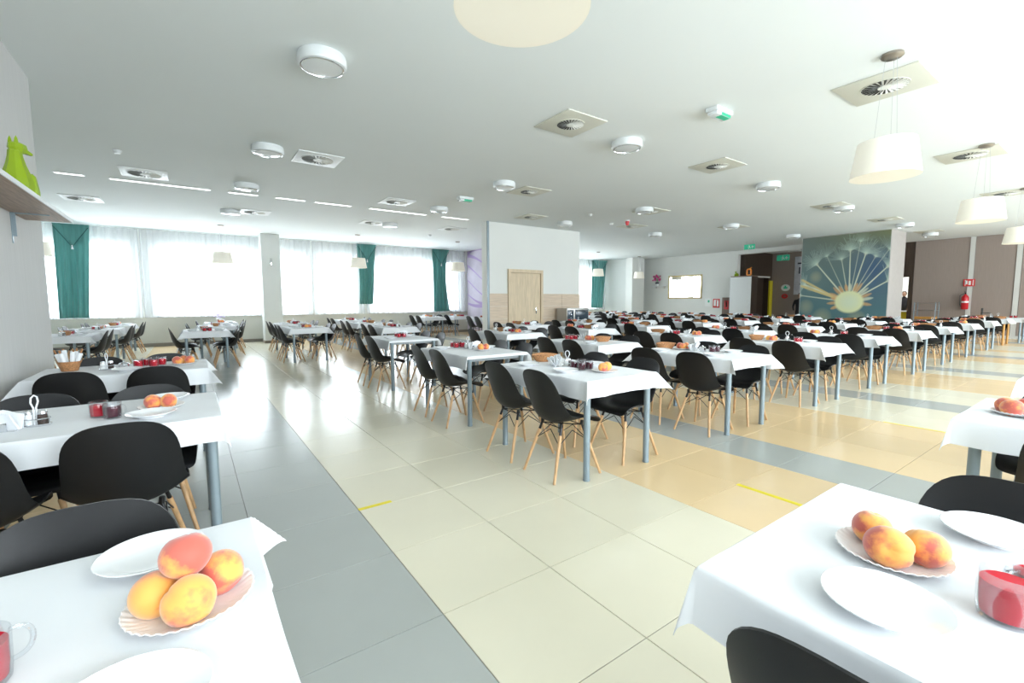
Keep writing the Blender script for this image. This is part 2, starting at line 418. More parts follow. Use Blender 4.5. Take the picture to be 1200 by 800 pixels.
# central block
blk = MB()
blk.mat(0).box(6.1, 9.32, 0, 6.85, 9.6, H); blk.box(8.05, 9.32, 0, 9.68, 9.6, H); blk.box(6.85, 9.32, 2.24, 8.05, 9.6, H)
blk.box(6.85, 9.5, 0, 8.05, 9.6, 2.24)
blk.mat(0).box(9.5, 9.6, 0, 9.68, YB, H); blk.mat(1).box(9.42, 9.6, 0, 9.5, YB, H)
blk_o = struct('wall_center', blk, ['white', 'lavender'])
sw = MB()
for k in range(7):                     # purple swirl bands printed on the lavender wall
    def fn(u, v, k=k):
        y = 16.2 - 6.0 * u; z = 3.45 - .28 * k + .5 * math.sin(u * 5 + k * .8) - u * .3 * k + (v - .5) * (.10 + .05 * math.sin(9 * u + k))
        return (9.417, y, max(.4, min(3.58, z)))
    sw.sheet(fn, 30, 1)
sw.build('wall_print', 'purple', blk_o, smooth=False)
for i, (a, b) in enumerate(((6.1, 6.80), (8.10, 8.9), (8.9, 9.68))):
    for j in range(4):
        MB().box(a + .004, 9.295, .1 + j * .372, b - .004, 9.32, .1 + (j + 1) * .372 - .006, .002).build('wainscot_panel', 'wood_h', blk_o, smooth=False)
MB().box(6.1, 9.29, 0, 6.8, 9.32, .095).build('plinth', 'base', blk_o, smooth=False)
MB().box(8.1, 9.29, 0, 9.68, 9.32, .095).build('plinth', 'base', blk_o, smooth=False)
struct('trim_1', MB().box(6.09, 9.27, 0, 6.15, 9.318, H, .006), 'steel_leg')
door = thing('door_1', (0, 0, 0)); door['kind'] = 'structure'
MB().box(6.80, 9.26, 0, 6.88, 9.5, 2.3).box(8.02, 9.26, 0, 8.10, 9.5, 2.3).box(6.88, 9.26, 2.2, 8.02, 9.5, 2.3).build('door_frame', 'wood_v', door, smooth=False)
leaf_ = MB().box(6.885, 9.30, .01, 8.015, 9.345, 2.195, .004).build('door_leaf', 'wood_v', door, smooth=False)
hd = MB(); hd.box(7.83, 9.285, .98, 7.87, 9.30, 1.18, .003); hd.tube((7.85, 9.285, 1.1), (7.85, 9.245, 1.1), .009); hd.tube((7.85, 9.25, 1.1), (7.72, 9.25, 1.1), .009)
hd.build('door_handle', 'chrome', leaf_)
for z in (.3, 1.1, 1.9): MB().tube((6.885, 9.29, z), (6.885, 9.29, z + .09), .009).build('hinge', 'chrome', leaf_)

# square column by the windows, pier at the far right of the window wall
col = struct('trim_2', MB().box(1.16, 15.3, 0, 1.72, 15.86, H, .01), 'pier')
MB().box(1.145, 15.285, 0, 1.735, 15.875, .09).build('plinth', 'base', col, smooth=False)
tag(MB().box(1.42, 15.27, 2.55, 1.46, 15.3, 2.8, .004).build('wall_thermostat', 'chrome'), 'small grey box fixed to the square column by the windows', 'thermostat')
struct('trim_3', MB().box(18.2, 14.55, 0, 19.5, 16.3, H, .01), 'pier')
struct('trim_4', MB().box(18.0, 14.1, 0, 18.95, 14.55, H, .01), 'white')
# right side: white wall, lintel over the opening, corridor, mural column, taupe panels
struct('wall_right', MB().box(19.5, 9.37, 0, 19.75, YB, H).box(19.5, 5.0, 3.42, 19.75, 9.37, H), 'white')
struct('wall_corridor', MB().box(19.75, 9.17, 0, 21.0, 9.6, H).box(22.0, 9.17, 0, 22.3, 9.6, H).box(21.0, 9.17, 2.45, 22.0, 9.6, H).box(21.0, 9.58, 0, 22.0, 9.6, 2.45), 'dark')
struct('door_2', MB().box(21.02, 9.40, 0, 21.98, 9.44, 2.44, .004), 'dark')
struct('trim_5', MB().box(20.95, 9.13, 2.43, 22.05, 9.17, 2.5), 'trim')
struct('trim_6', MB().box(22.0, 9.1, 0, 22.28, 9.165, 2.3), 'yellow')
wr = MB(); wr.box(22.3, 4.9, 0, 22.5, 9.6, H).box(22.3, YF, 0, 22.5, 3.85, H)
struct('wall_panelled', wr, 'taupe')
struct('trim_7', MB().box(22.27, 3.85, 2.25, 22.5, 4.9, H), 'dark')
struct('trim_8', MB().box(22.25, 3.85, 0, 22.5, 3.98, 2.25), 'dark')
wrp = bpy.data.objects['wall_panelled']
for a, b in ((2.32, 3.84), (1.18, 2.18), (-.5, 1.02), (-2.1, -.6), (-3.9, -2.2)):
    MB().box(22.272, a, .1, 22.3, b, H - .01, .003).build('panel', 'taupe', wrp, smooth=False)
for k, y in enumerate((2.25, 1.10)): struct('trim_%d' % (9 + k), MB().box(22.25, y - .065, 0, 22.3, y + .065, H), 'trim')
struct('baseboard_right', MB().box(22.255, -4.6, 0, 22.272, 3.85, .1), 'trim')
kit = struct('wall_kitchen', MB().box(25.9, 2.6, 0, 26.1, 7.5, H).box(22.5, 2.4, 0, 26.1, 2.6, H).box(22.5, 7.3, 0, 26.1, 7.5, H), 'white')
kl = bpy.data.lights.new('kitchen_lamp', 'AREA'); kl.energy = 130; kl.size = 1.2
ko = bpy.data.objects.new('kitchen_lamp', kl); C.objects.link(ko); ko.location = (24.4, 4.6, 3.5)
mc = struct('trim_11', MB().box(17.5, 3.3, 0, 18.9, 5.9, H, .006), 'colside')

# mural printed on the column (dandelion head close-up), coloured per vertex
def mural():
    y1, y0, z0, z1 = 5.88, 3.32, .06, 3.58
    NU, NV = 230, 300
    W, Hh = 480., 600.           # print space: x 0..480 left to right, y 0..600 top to bottom
    cx, cy = 286., 390.
    rnd = random.Random(3)
    buf = [[None] * (NU + 1) for _ in range(NV + 1)]
    for j in range(NV + 1):
        for i in range(NU + 1):
            x = W * i / NU; y = Hh * (1 - j / NV)
            t = y / Hh; s = x / W
            base = Vector((.15, .185, .165)).lerp(Vector((.075, .165, .185)), min(1, t * 1.4))
            if s > .55: base = base.lerp(Vector((.05, .105, .20)), max(0, 1 - abs(s - .85) / .35) * max(0, 1 - abs(t - .35) / .4))
            base = base.lerp(Vector((.17, .19, .09)), max(0, 1 - t * 5) * s)
            base = base.lerp(Vector((.22, .28, .25)), .5 * max(0, 1 - math.hypot((x - 100) / 120, (y - 520) / 80)))
            base = base.lerp(Vector((.16, .25, .25)), .5 * max(0, 1 - math.hypot((x - 60) / 120, (y - 260) / 120)))
            buf[j][i] = base
    def blend(px, py, r, colr, a):
        i0, i1 = int((px - r) / W * NU), int((px + r) / W * NU) + 1
        j0, j1 = int((1 - (py + r) / Hh) * NV), int((1 - (py - r) / Hh) * NV) + 1
        for j in range(max(0, j0), min(NV, j1) + 1):
            for i in range(max(0, i0), min(NU, i1) + 1):
                x = W * i / NU; y = Hh * (1 - j / NV); d = math.hypot(x - px, y - py) / r
                if d < 1: buf[j][i] = buf[j][i].lerp(Vector(colr), a * (1 - d * d))
    def stroke(x0_, y0_, x1_, y1_, w0, w1, colr, a):
        L_ = math.hypot(x1_ - x0_, y1_ - y0_); n = max(2, int(L_ / 1.6))
        for k in range(n + 1):
            t = k / n; blend(x0_ + (x1_ - x0_) * t, y0_ + (y1_ - y0_) * t, w0 + (w1 - w0) * t, colr, a)
    pale = (.62, .66, .50); gold = (.62, .50, .22); ora = (.62, .36, .16)
    tips = [(278, 95, 3.5, 1), (360, 120, 3.5, 1), (93, 164, 4, 1), (233, 144, 3, .5), (473, 198, 4, 1), (478, 276, 4, .8), (28, 286, 6, .9),
            (410, 140, 2.5, .4), (5, 350, 4, .5), (150, 120, 2.5, .3), (475, 105, 2.5, .3), (330, 50, 2.5, .3)]
    for (tx, ty, w, a) in tips:
        stroke(cx + (tx - cx) * .2, cy + (ty - cy) * .2, tx, ty, w + 1.5, w, pale, .55 * a + .1)
        for k in range(22):
            an = math.atan2(ty - cy, tx - cx) + (k - 10.5) / 10.5 * 1.35; l = rnd.uniform(45, 95)
            stroke(tx, ty, tx + l * math.cos(an), ty + l * math.sin(an), 2.6, 1.6, (.46, .58, .50), .42 * a + .05)
        blend(tx, ty, 13, pale, .5 * a)
    for (x0_, y0_) in ((8, 255), (2, 290), (30, 300)): stroke(x0_, y0_, 225, 372, 9, 6, gold, .4)
    for an in range(-200, 15, 16):
        t = math.radians(an + rnd.uniform(-3, 3)); r0, r1 = 66, rnd.uniform(100, 132)
        c_ = (pale, gold, ora, ora)[rnd.randrange(4)]
        for k in range(12):
            q = k / 11; blend(cx + math.cos(t) * (r0 + (r1 - r0) * q), cy + math.sin(t) * (r0 + (r1 - r0) * q), 4 + 8 * math.sin(PI * (.15 + .8 * q)), c_, .45)
    for bx, by, br in ((90, 240, 40), (60, 300, 30), (40, 420, 50), (140, 480, 60), (330, 485, 55), (440, 520, 50), (60, 560, 60)): blend(bx, by, br, (.40, .40, .24), .45)
    for j in range(NV + 1):
        for i in range(NU + 1):
            x = W * i / NU; y = Hh * (1 - j / NV); d = math.hypot((x - cx) / 76, (y - cy) / 62)
            if d < 1.12:
                a = 1 if d < .92 else (1.12 - d) / .2
                buf[j][i] = buf[j][i].lerp(Vector((.66, .74, .54)).lerp(Vector((.74, .76, .42)), d * d), a)
    V = []; F = []; cols = []
    for j in range(NV + 1):
        for i in range(NU + 1):
            V.append((17.488, y1 + (y0 - y1) * i / NU, z0 + (z1 - z0) * j / NV)); cols += [*buf[j][i], 1.0]
    for j in range(NV):
        for i in range(NU): q = j * (NU + 1) + i; F.append((q, q + 1, q + NU + 2, q + NU + 1))
    me = bpy.data.meshes.new('mural_print'); me.from_pydata(V, [], F)
    at = me.color_attributes.new('ink', 'FLOAT_COLOR', 'POINT'); at.data.foreach_set('color', cols)
    mm, nt, p = new_mat('mural_print'); a = nt.nodes.new('ShaderNodeVertexColor'); a.layer_name = 'ink'
    nt.links.new(a.outputs[0], p.inputs['Base Color']); p.inputs['Roughness'].default_value = .5
    me.materials.append(mm)
    t = thing('mural_panel', (0, 0, 0), 0, 'large teal mural of a glowing dandelion head on the square column', 'mural')
    MB().box(17.49, 3.31, .05, 17.5, 5.89, 3.59).build('backing_board', 'trim', t, smooth=False)
    link('printed_face', me, t)
mural()

# ------------------------------------------------------------------ curtains
def sheer(x0, x1, label):
    w = x1 - x0; n = int(w * 22)
    def fn(u, v):
        x = x0 + w * u
        return (x, 16.13 + .028 * math.sin(x * 31) + .012 * math.sin(x * 77 + 1), .90 + (H - .03 - .90) * v)
    t = MB().sheet(fn, n * 2, 3).build('sheer_curtain', 'sheer', ang=3)
    tag(t, label, 'curtain', 'white sheer curtains along the windows')
for k, (a, b) in enumerate(((-5.5, -2.0), (-1.97, 1.25), (1.6, 2.85), (2.9, 4.75), (4.8, 7.85), (7.9, 9.25), (9.75, 12.3), (12.35, 15.1), (15.15, 18.15))):
    sheer(a, b, ['white sheer curtain behind the leftmost teal drape', 'white sheer curtain just left of the square column', 'narrow white sheer curtain just right of the square column',
                 'white sheer curtain left of the second teal drape', 'white sheer curtain between the second and third teal drapes', 'white sheer curtain beside the lavender wall',
                 'white sheer curtain hidden behind the central block', 'white sheer curtain mostly behind the central block', 'white sheer curtain just right of the central block'][k])
def drape(x0, x1, zb, kind, label):
    zt = H - .04
    t = thing('teal_drape', ((x0 + x1) / 2, 16.0, zb), 0, label, 'curtain')
    w = x1 - x0
    def fn(u, v):
        s = 1 - v
        if kind == 'flare': wl = -.5 + .07 * s + .05 * math.sin(PI * s); wr = .5 - .17 * math.sin(PI * s ** .8) + .05 * s ** 3
        elif kind == 'taper': wl = -.5 + .12 * math.sin(PI * min(1, s * .8)); wr = .5 - .20 * s
        else: wl = -.5 - .04 * s; wr = .5 - .22 * s
        x = w * (wl + (wr - wl) * u)
        return (x, .03 * math.sin(u * 34) * (.3 + .7 * s) + .02 * math.sin(u * 13 + 2 * s), (zt - zb) * v)
    MB().sheet(fn, 60, 14, .004).build('panel', 'teal', t, ang=3)
    def fv(u, v):
        d = .62 * (1 - abs(2 * u - 1)) * min(1, w / .75)
        return (w * (u - .5), -.06 - .015 * math.sin(u * 40), (zt - zb) - v * (d + .02))
    MB().sheet(fv, 24, 4, .004).build('gathered_valance', 'teal', t, ang=3)
    zt_ = zt - zb - .62 * min(1, w / .75) - .02
    MB().wire([(-w * .48, -.085, zt - zb - .08), (-w * .2, -.085, zt_ + .24), (0, -.085, zt_), (w * .2, -.085, zt_ + .24), (w * .48, -.085, zt - zb - .08)], .012).build('cord_trim', 'tealdark', t)
    MB().lathe([(.008, .05), (.022, .035), (.012, .02), (.028, -.06), (.0, -.06)], 10, (0, -.09, zt_)).build('tassel', 'napkin', t)
drape(-3.80, -3.05, .93, 'plain', 'leftmost teal drape, wide with a gathered V valance')
drape(4.46, 5.19, 1.28, 'taper', 'second teal drape, shorter, behind a hanging cream lampshade')
drape(7.58, 8.35, .95, 'flare', 'third teal drape flaring at its hem, nearest the lavender wall')
drape(17.0, 18.1, 1.0, 'plain', 'teal drape right of the central block beside the pale pier')

# ------------------------------------------------------------------ ceiling fittings
def round_light():
    t = thing('ceiling_light', label='x', cat='ceiling light')
    MB().lathe([(0, H), (.205, H), (.212, H - .02), (.215, H - .075), (.205, H - .095), (.185, H - .098), (.183, H - .085), (0, H - .085)], 40).build('ring_housing', 'plastic_white', t)
    MB().lathe([(.184, H - .086), (.175, H - .1), (.12, H - .108), (0, H - .112)], 40).build('diffuser', 'lens', t)
    MB().lathe([(.188, H - .097), (.19, H - .104), (.182, H - .106), (.18, H - .098)], 40).build('chrome_rim', 'chrome', t)
    return Proto(t)
RL = round_light()
for x, y, l in ((.29, 2.9, 'largest round ceiling light, upper left of the view'), (.22, 5.92, 'round ceiling light beside the white vent, left of centre'),
    (.18, 8.5, 'round ceiling light just before the bright ceiling slot, left'), (.1, 11.5, 'round ceiling light beyond the slot, touching a white vent'),
    (4.18, 8.4, 'round ceiling light before the slot, left of the central block'), (4.0, 11.2, 'round ceiling light beyond the slot, left of the central block'),
    (4.36, 2.8, 'round ceiling light beside the cream swirl vent, centre'), (4.18, 5.63, 'round ceiling light touching a cream vent, above the central block'),
    (8.43, 2.8, 'round ceiling light right of the second cream vent'), (8.35, 5.68, 'round ceiling light overlapping a cream vent near the red alarm'),
    (12.43, 5.76, 'round ceiling light overlapping a vent, left of the green exit sign'), (8.02, 8.2, 'round ceiling light above the right edge of the central block'),
    (12.2, 2.83, 'round ceiling light left of the dandelion mural'), (11.95, 8.1, 'small far round ceiling light beyond the red alarm'),
    (16.6, 2.77, 'round ceiling light above the right edge of the mural'), (16.3, 5.7, 'round ceiling light above the left edge of the mural'), (19.8, 2.9, 'farthest round ceiling light by the taupe wall'),
    (20.9, 7.6, 'round ceiling light in the dark corridor opening')):
    RL.put((x, y, 0), 0, l)
def vent(s, plate, R, holes):
    t = thing('ceiling_vent', label='x', cat='vent')
    h = s / 2
    MB().box(-h, -h, H - .014, h, h, H, .004).build('plate', plate, t)
    MB().lathe([(R, H - .013), (R, H - .016), (0, H - .016)], 32).build('dark_core', 'ventdark' if plate == 'ventwhite' else 'ventslot', t)
    MB().lathe([(R + .01, H - .013), (R + .01, H - .02), (R, H - .02), (R, H - .013)], 32).build('rim', plate, t)
    b = MB(); n = 24
    for k in range(n):
        a = 2 * PI * k / n; a2 = a + .125
        b.add([(.28 * R * math.cos(a), .28 * R * math.sin(a), H - .017), (R * math.cos(a + .12), R * math.sin(a + .12), H - .017),
               (R * math.cos(a2 + .12), R * math.sin(a2 + .12), H - .024), (.28 * R * math.cos(a2), .28 * R * math.sin(a2), H - .024)], [(0, 1, 2, 3)])
    b.lathe([(.3 * R, H - .015), (.3 * R, H - .026), (0, H - .028)], 20)
    tag(b.build('swirl_blades', 'blade', t, smooth=False), kind='stuff')
    return Proto(t)
VC = vent(.66, 'vent', .17, 0); VW = vent(.66, 'ventwhite', .23, 0); VR = vent(.72, 'vent', .2, 0)
for P, x, y, l in ((VC, 3.25, 2.77, 'nearest cream swirl vent at the top centre'), (VW, .94, 6.1, 'white square vent right of a round ceiling light, left side'),
    (VW, -1.35, 8.65, 'white swirl vent just before the slot, far left'), (VW, -2.6, 11.8, 'white vent beyond the slot above the leftmost drape'),
    (VW, .62, 11.45, 'white vent beyond the slot touching a round light'), (VW, 3.1, 8.33, 'white swirl vent just above the slot, left of the central block'),
    (VW, 3.55, 11.3, 'white vent beyond the slot beside a round light, centre left'), (VW, 5.93, 11.05, 'white vent beyond the slot near the central block'),
    (VC, 6.5, 2.71, 'second cream swirl vent, between two round ceiling lights'), (VC, 4.98, 5.9, 'cream vent touching a round light above the central block'),
    (VC, 8.78, 5.8, 'cream vent overlapped by a round light near the red alarm'), (VR, 5.28, .12, 'largest pale vent, behind the wires of the nearest right pendant'),
    (VR, 9.23, .14, 'pale vent beside the canopy of the second right pendant'), (VR, 13.46, .3, 'pale vent at the right edge beside the third pendant'),
    (VC, 15.2, 2.85, 'cream vent above the mural, farther of two'), (VC, 11.8, 2.95, 'cream vent left of the mural behind a round light'),
    (VC, 10.19, 7.6, 'cream vent right of the red alarm'), (VC, 6.73, 8.11, 'cream vent right above the central block'), (VC, 19.2, 2.8, 'farthest cream vent by the taupe wall'),
    (VC, 12.9, 5.95, 'cream vent just left of the green exit sign')):
    P.put((x, y, 0), 0, l)
for k, (a, b) in enumerate(((-2.62, -2.22), (-1.9, -.36), (-.07, .48), (.79, 1.40), (1.58, 2.4), (2.81, 4.3), (4.73, 5.55))):  # row of white-edged emissive strips set along the ceiling line
    t = thing('ceiling_slot_strip', ((a + b) / 2, 9.38, H), 0, ('first', 'second', 'third', 'fourth', 'fifth', 'sixth', 'seventh')[k] + ' bright slot strip from the left, set in the ceiling line', 'ceiling light')
    MB().box(-(b - a) / 2, -.06, -.012, (b - a) / 2, .06, 0, .002).build('housing', 'plastic_white', t)
    MB().box(-(b - a) / 2 + .02, -.045, -.016, (b - a) / 2 - .02, .045, -.012).build('bright_strip', 'slotstrip', t, smooth=False)
def smoke(x, y, l, mat='plastic_white'):
    t = thing('smoke_detector', (x, y, H), 0, l, 'detector')
    MB().lathe([(0, 0), (.055, 0), (.055, -.015), (.048, -.02)], 20).build('base', 'plastic_white', t)
    MB().lathe([(.045, -.02), (.045, -.035), (.03, -.05), (0, -.052)], 20).build('sensor_head', mat, t)
smoke(-1.58, 7.34, 'small round smoke detector near the white swirl vent, left'); smoke(7.8, 6.96, 'small white smoke detector left of the red alarm')
smoke(5.9, 12.6, 'tiny dark detector above the third teal drape'); smoke(9.29, 7.6, 'tiny dark detector on the far ceiling')
t = thing('fire_alarm_sounder', (9.29, 7.01, H), 0, 'red fire alarm sounder on a white ceiling base', 'alarm')
MB().lathe([(0, 0), (.07, 0), (.07, -.03), (0, -.03)], 20).build('base', 'plastic_white', t)
MB().lathe([(.055, -.03), (.06, -.06), (.035, -.14), (0, -.145)], 20).build('red_horn', 'red', t)
def em_light(x, y, rz, l):
    t = thing('emergency_light', (x, y, H), rz, l, 'emergency light')
    MB().box(-.17, -.075, -.05, .17, .075, 0, .008).build('housing', 'plastic_white', t)
    MB().box(-.15, -.06, -.085, .15, .06, -.05, .01).build('clear_cover', 'lens', t)
    MB().box(-.05, -.062, -.083, .14, -.0605, -.055).box(-.05, -.055, -.0865, .14, .02, -.0855).build('green_pictogram', 'signgreen', t, smooth=False)
em_light(4.43, 1.46, 0, 'emergency light box with green sign, upper centre of the ceiling'); em_light(4.16, 7.1, 0, 'small emergency light with green sign, left of the central block')
def exit_sign(x, y, z, s, l, hang=True):
    t = thing('exit_sign', (x, y, z), 0, l, 'exit sign')
    MB().box(-.02, -s, 0, .02, s, s * .95, .004).build('green_face', 'signgreen', t)
    w = MB(); q = s / .26
    def P(a, b): return (-.0215, -a * q, b * q)       # running figure and arrow
    for pts in (((-.02, .20), (.0, .22), (.02, .2), (0, .18)), ((-.03, .17), (.02, .17), (.03, .10), (-.01, .10)), ((-.01, .10), (.03, .10), (-.03, .03), (-.06, .03)),
                ((.01, .11), (.04, .10), (.09, .06), (.06, .05)), ((-.03, .17), (-.05, .15), (-.09, .12), (-.08, .10)), ((.10, .13), (.10, .09), (.20, .09), (.20, .13)), ((.14, .18), (.14, .04), (.23, .11), (.23, .11))):
        w.add([P(*p) for p in pts], [(0, 1, 2, 3)])
    w.build('pictogram', 'signwhite', t, smooth=False)
    if hang: MB().tube((0, -s * .6, s * .95), (0, -s * .6, H - z), .006).tube((0, s * .6, s * .95), (0, s * .6, H - z), .006).build('hanger', 'chrome', t)
exit_sign(16.6, 7.35, 3.28, .2, 'green exit sign hanging left of the dark opening')
exit_sign(21.2, 8.2, 3.15, .26, 'green exit sign hanging before the brown corridor wall')

# pendants
def pendant(sp=.1):
    t = thing('pendant_lamp', label='x', cat='lamp')
    MB().lathe([(0, H), (.085, H), (.088, H - .02), (.07, H - .035), (0, H - .035)], 24).build('canopy', 'brushed', t)
    w = MB()
    for a in (0, 2.1, 4.2): w.tube((.05 * math.cos(a), .05 * math.sin(a), H - .03), (.1 * math.cos(a), .1 * math.sin(a), 2.82), .0025, n=5)
    w.build('suspension_wire', 'chrome', t)
    zb, zt, rb, rt = 2.50, 2.82, .27, .222
    MB().lathe([(rb, zb), (rt, zt), (rt - .003, zt), (rb - .003, zb), (rb, zb)], 48).build('lamp_shade', 'shade', t, ang=.6)
    MB().lathe([(rb - .0035, zb + .001), (rb - .02, zb + .078), (rb - .022, zb + .078), (rb - .0055, zb + .001), (rb - .0035, zb + .001)], 48).build('inner_lining', 'shadewarm', t, ang=.6)
    MB().lathe([(rb - .02, zb + .075), (0, zb + .07)], 40).build('bottom_diffuser', 'shadein', t)
    MB().lathe([(.03, zb + .072), (.03, zb + .055), (.012, zb + .045), (0, zb + .04)], 16).build('finial', 'brushed', t)
    MB().lathe([(rt - .01, zt - .03), (.1, zt - .02), (.03, zt + .0), (.02, zt + .03), (0, zt + .03)], 24).build('shade_holder', 'brushed', t)
    return Proto(t)
PE = pendant()
for x, y, l in ((.315, -.155, 'nearest cream drum pendant, cut off by the top of the photo'), (4.58, -.13, 'large cream drum pendant, upper right'),
    (8.8, -.1, 'second cream drum pendant from the large one, at the right edge'), (13.15, 0, 'third cream pendant, half out of frame at the right edge'),
    (.03, 14.2, 'cream pendant before the windows left of the square column'), (3.88, 13.9, 'cream pendant hanging before the second teal drape'),
    (7.5, 13.6, 'cream pendant hanging near the lavender wall'), (-3.75, 13.9, 'cream pendant beside the leftmost teal drape'),
    (14.55, 13.2, 'cream pendant hanging before the far teal drape'), (17.9, 13.6, 'cream pendant before the pale pier in the far corner')):
    PE.put((x, y, 0), 0, l)

# ------------------------------------------------------------------ left wall shelf and figurine
t = thing('wall_shelf', (WX0, 0, 2.12), 0, 'wooden shelf high on the left wall', 'shelf')
MB().box(0, .2, 0, .32, 4.42, .03, .002).build('shelf_board', 'shelfwood', t)
MB().box(.318, .2, .0, .326, 4.425, .032).build('edge_band', 'plastic_white', t, smooth=False)
for y in (3.98, 2.1, .5):
    MB().box(0, y - .012, -.26, .006, y + .012, 0).box(0, y - .012, -.008, .24, y + .012, 0).box(0, y - .003, -.2, .03, y + .003, 0).build('bracket', 'steel_leg', t, smooth=False)
def cat():
    t = thing('cat_figurine', (-1.87, 3.50, 2.152), math.radians(-38), 'lime green faceted animal figurine on the wall shelf', 'figurine')
    b = MB()
    prof = [(0, 0), (.105, 0), (.125, .06), (.125, .13), (.10, .2), (.072, .27), (.056, .33), (.05, .375), (.0, .39)]
    b.lathe([(r * .74, z) for r, z in prof], 9, (0, 0, 0), 1.0, 1.15)
    b.build('body', 'green', t, ang=.25)
    h = MB()
    h.lathe([(0, -.05), (.035, -.035), (.05, 0), (.045, .03), (.02, .045), (0, .045)], 8, (0, .02, .40), 1, 1.25)
    h.add([(-.02, .05, .415), (.02, .05, .415), (.012, .12, .385), (-.012, .12, .385), (-.018, .05, .375), (.018, .05, .375), (.01, .118, .37), (-.01, .118, .37)],
          [(0, 1, 2, 3), (5, 4, 7, 6), (0, 4, 5, 1), (1, 5, 6, 2), (2, 6, 7, 3), (3, 7, 4, 0)])
    h.build('head', 'green', t, ang=.25)
    for s in (-1, 1): MB().lathe([(.018, 0), (.012, .035), (0, .06)], 4, (s * .026, -.005, .43)).build('ear', 'green', t, ang=.25)
    for s in (-1, 1): MB().lathe([(0, 0), (.035, .01), (.038, .08), (.02, .2), (0, .22)], 7, (s * .045, .07, 0)).build('foreleg', 'green', t, ang=.25)
cat()
t = thing('small_wall_hook', (WX0, 3.15, 2.98), 0, 'tiny dark hook high on the left wall', 'hook')
MB().box(0, -.01, -.02, .01, .01, .02, .002).tube((.005, 0, 0), (.03, 0, .005), .004).build('peg', 'black_wire', t)

# ------------------------------------------------------------------ far right furniture and signs
t = thing('wall_mirror', (19.5, 12.03, 1.46), 0, 'gilt framed mirror on the white far wall', 'mirror')
MB().box(-.035, -.95, 0, 0, .95, .07, .006).box(-.035, -.95, 1.10, 0, .95, 1.17, .006).box(-.035, -.95, .07, 0, -.88, 1.10, .006).box(-.035, .88, .07, 0, .95, 1.10, .006).build('gilt_frame', 'gold', t)
MB().box(-.014, -.88, .07, -.004, .88, 1.10).build('mirror_glass', 'mirror', t, smooth=False)
t = thing('wall_bracket_shelf', (19.5, 13.45, 2.12), 0, 'thin shelf on the white far wall under the orchid', 'shelf')
MB().box(-.22, -.42, 0, 0, .42, .03, .003).build('board', 'plastic_white', t)
for y in (-.25, .25): MB().box(-.16, y - .01, -.12, 0, y + .01, 0).build('bracket', 'trim', t, smooth=False)
t = thing('potted_orchid', (19.38, 13.6, 2.15), 0, 'magenta orchid in a dark and white pot on the far shelf', 'flower')
MB().lathe([(0, 0), (.07, 0), (.09, .1), (.085, .12), (0, .12)], 14).build('pot', 'signwhite', t)
MB().lathe([(.092, .10), (.1, .17), (.09, .18), (0, .18)], 14).build('pot_rim', 'ink', t)
b = MB()
for k in range(5): b.wire([(0, 0, .16), (.05 * math.cos(k), .1 * math.sin(k * 1.7), .4), (.05 * math.cos(k), .26 * math.sin(k * 1.7), .55)], .006, 5)
b.build('stem', 'leaf', t)
b = MB(); r_ = random.Random(5)
for k in range(26):
    c = Vector((r_.uniform(-.1, .1), r_.uniform(-.2, .2), r_.uniform(.28, .56)))
    for q in range(5):
        a = 2 * PI * q / 5; d = Vector((-.02, math.cos(a) * .06, math.sin(a) * .06)); e = Vector((0, -math.sin(a) * .02, math.cos(a) * .02))
        b.add([c, c + d * .6 + e, c + d, c + d * .6 - e], [(0, 1, 2, 3)])
tag(b.build('petals', 'pink', t, smooth=False), kind='stuff')
# tall cabinet with ornaments
t = thing('tall_cabinet', (18.9, 8.86, 0), 0, 'tall white cabinet standing before the dark opening', 'cabinet')
MB().box(0, -.46, .06, .5, .46, 2.4, .006).build('body', 'dark', t)
d = MB().box(-.02, -.455, .08, 0, .455, 2.38, .003).build('door', 'cabinet', t)
MB().tube((-.035, -.38, 1.1), (-.035, -.38, 1.25), .006).build('handle', 'chrome', d)
MB().box(-.02, .455, .06, .0, .475, 2.4).build('edge_strip', 'plastic_white', t, smooth=False)
MB().box(-.02, -.47, 2.4, .5, .47, 2.425, .003).build('top_board', 'shelfwood', t)
MB().box(.04, -.42, 0, .46, .42, .06).build('plinth', 'base', t, smooth=False)
t = thing('orange_ornament', (19.05, 8.6, 2.426), 0, 'glossy orange twisted ornament on top of the tall cabinet', 'ornament')
MB().wire([(0, .1 * math.sin(a) + .02 * math.sin(3 * a), .15 - .13 * math.cos(a)) for a in [k * 2 * PI / 14 for k in range(14)]], .035, 8, True).build('loop', 'orange', t)
MB().wire([(0, -.02, .27), (0, -.06, .33), (0, -.11, .35)], .02, 8).build('curl', 'orange', t)
MB().lathe([(0, 0), (.07, 0), (.05, .03), (0, .04)], 12).build('foot', 'orange', t)
t = thing('green_ornament', (19.05, 9.15, 2.426), 0, 'small lime green ornament on top of the tall cabinet', 'ornament')
MB().lathe([(0, 0), (.08, 0), (.1, .06), (.06, .13), (.02, .15), (0, .15)], 12).build('body', 'green', t)
MB().lathe([(0, 0), (.035, .02), (.035, .06), (0, .09)], 10, (0, .04, .14)).build('head', 'green', t)
def sign(name, x, y, z, w, h, mat, marks, l, cat='sign', th=.012):
    t = thing(name, (x, y, z), 0, l, cat)
    MB().box(-th, -w / 2, 0, 0, w / 2, h, .002).build('panel', mat, t)
    for mm, ms in marks.items():
        b = MB()
        for (a0, b0, a1, b1) in ms: b.box(-th - .002, -w / 2 + a0 * w, b0 * h, -th, -w / 2 + a1 * w, b1 * h)
        b.build('pictogram', mm, t, smooth=False)
sign('fire_sign', 19.5, 10.32, 1.02, .34, .42, 'signred', {'signwhite': ((.15, .15, .42, .8), (.55, .2, .85, .85), (.2, .85, .8, .9))}, 'red and white fire notice on the white far wall')
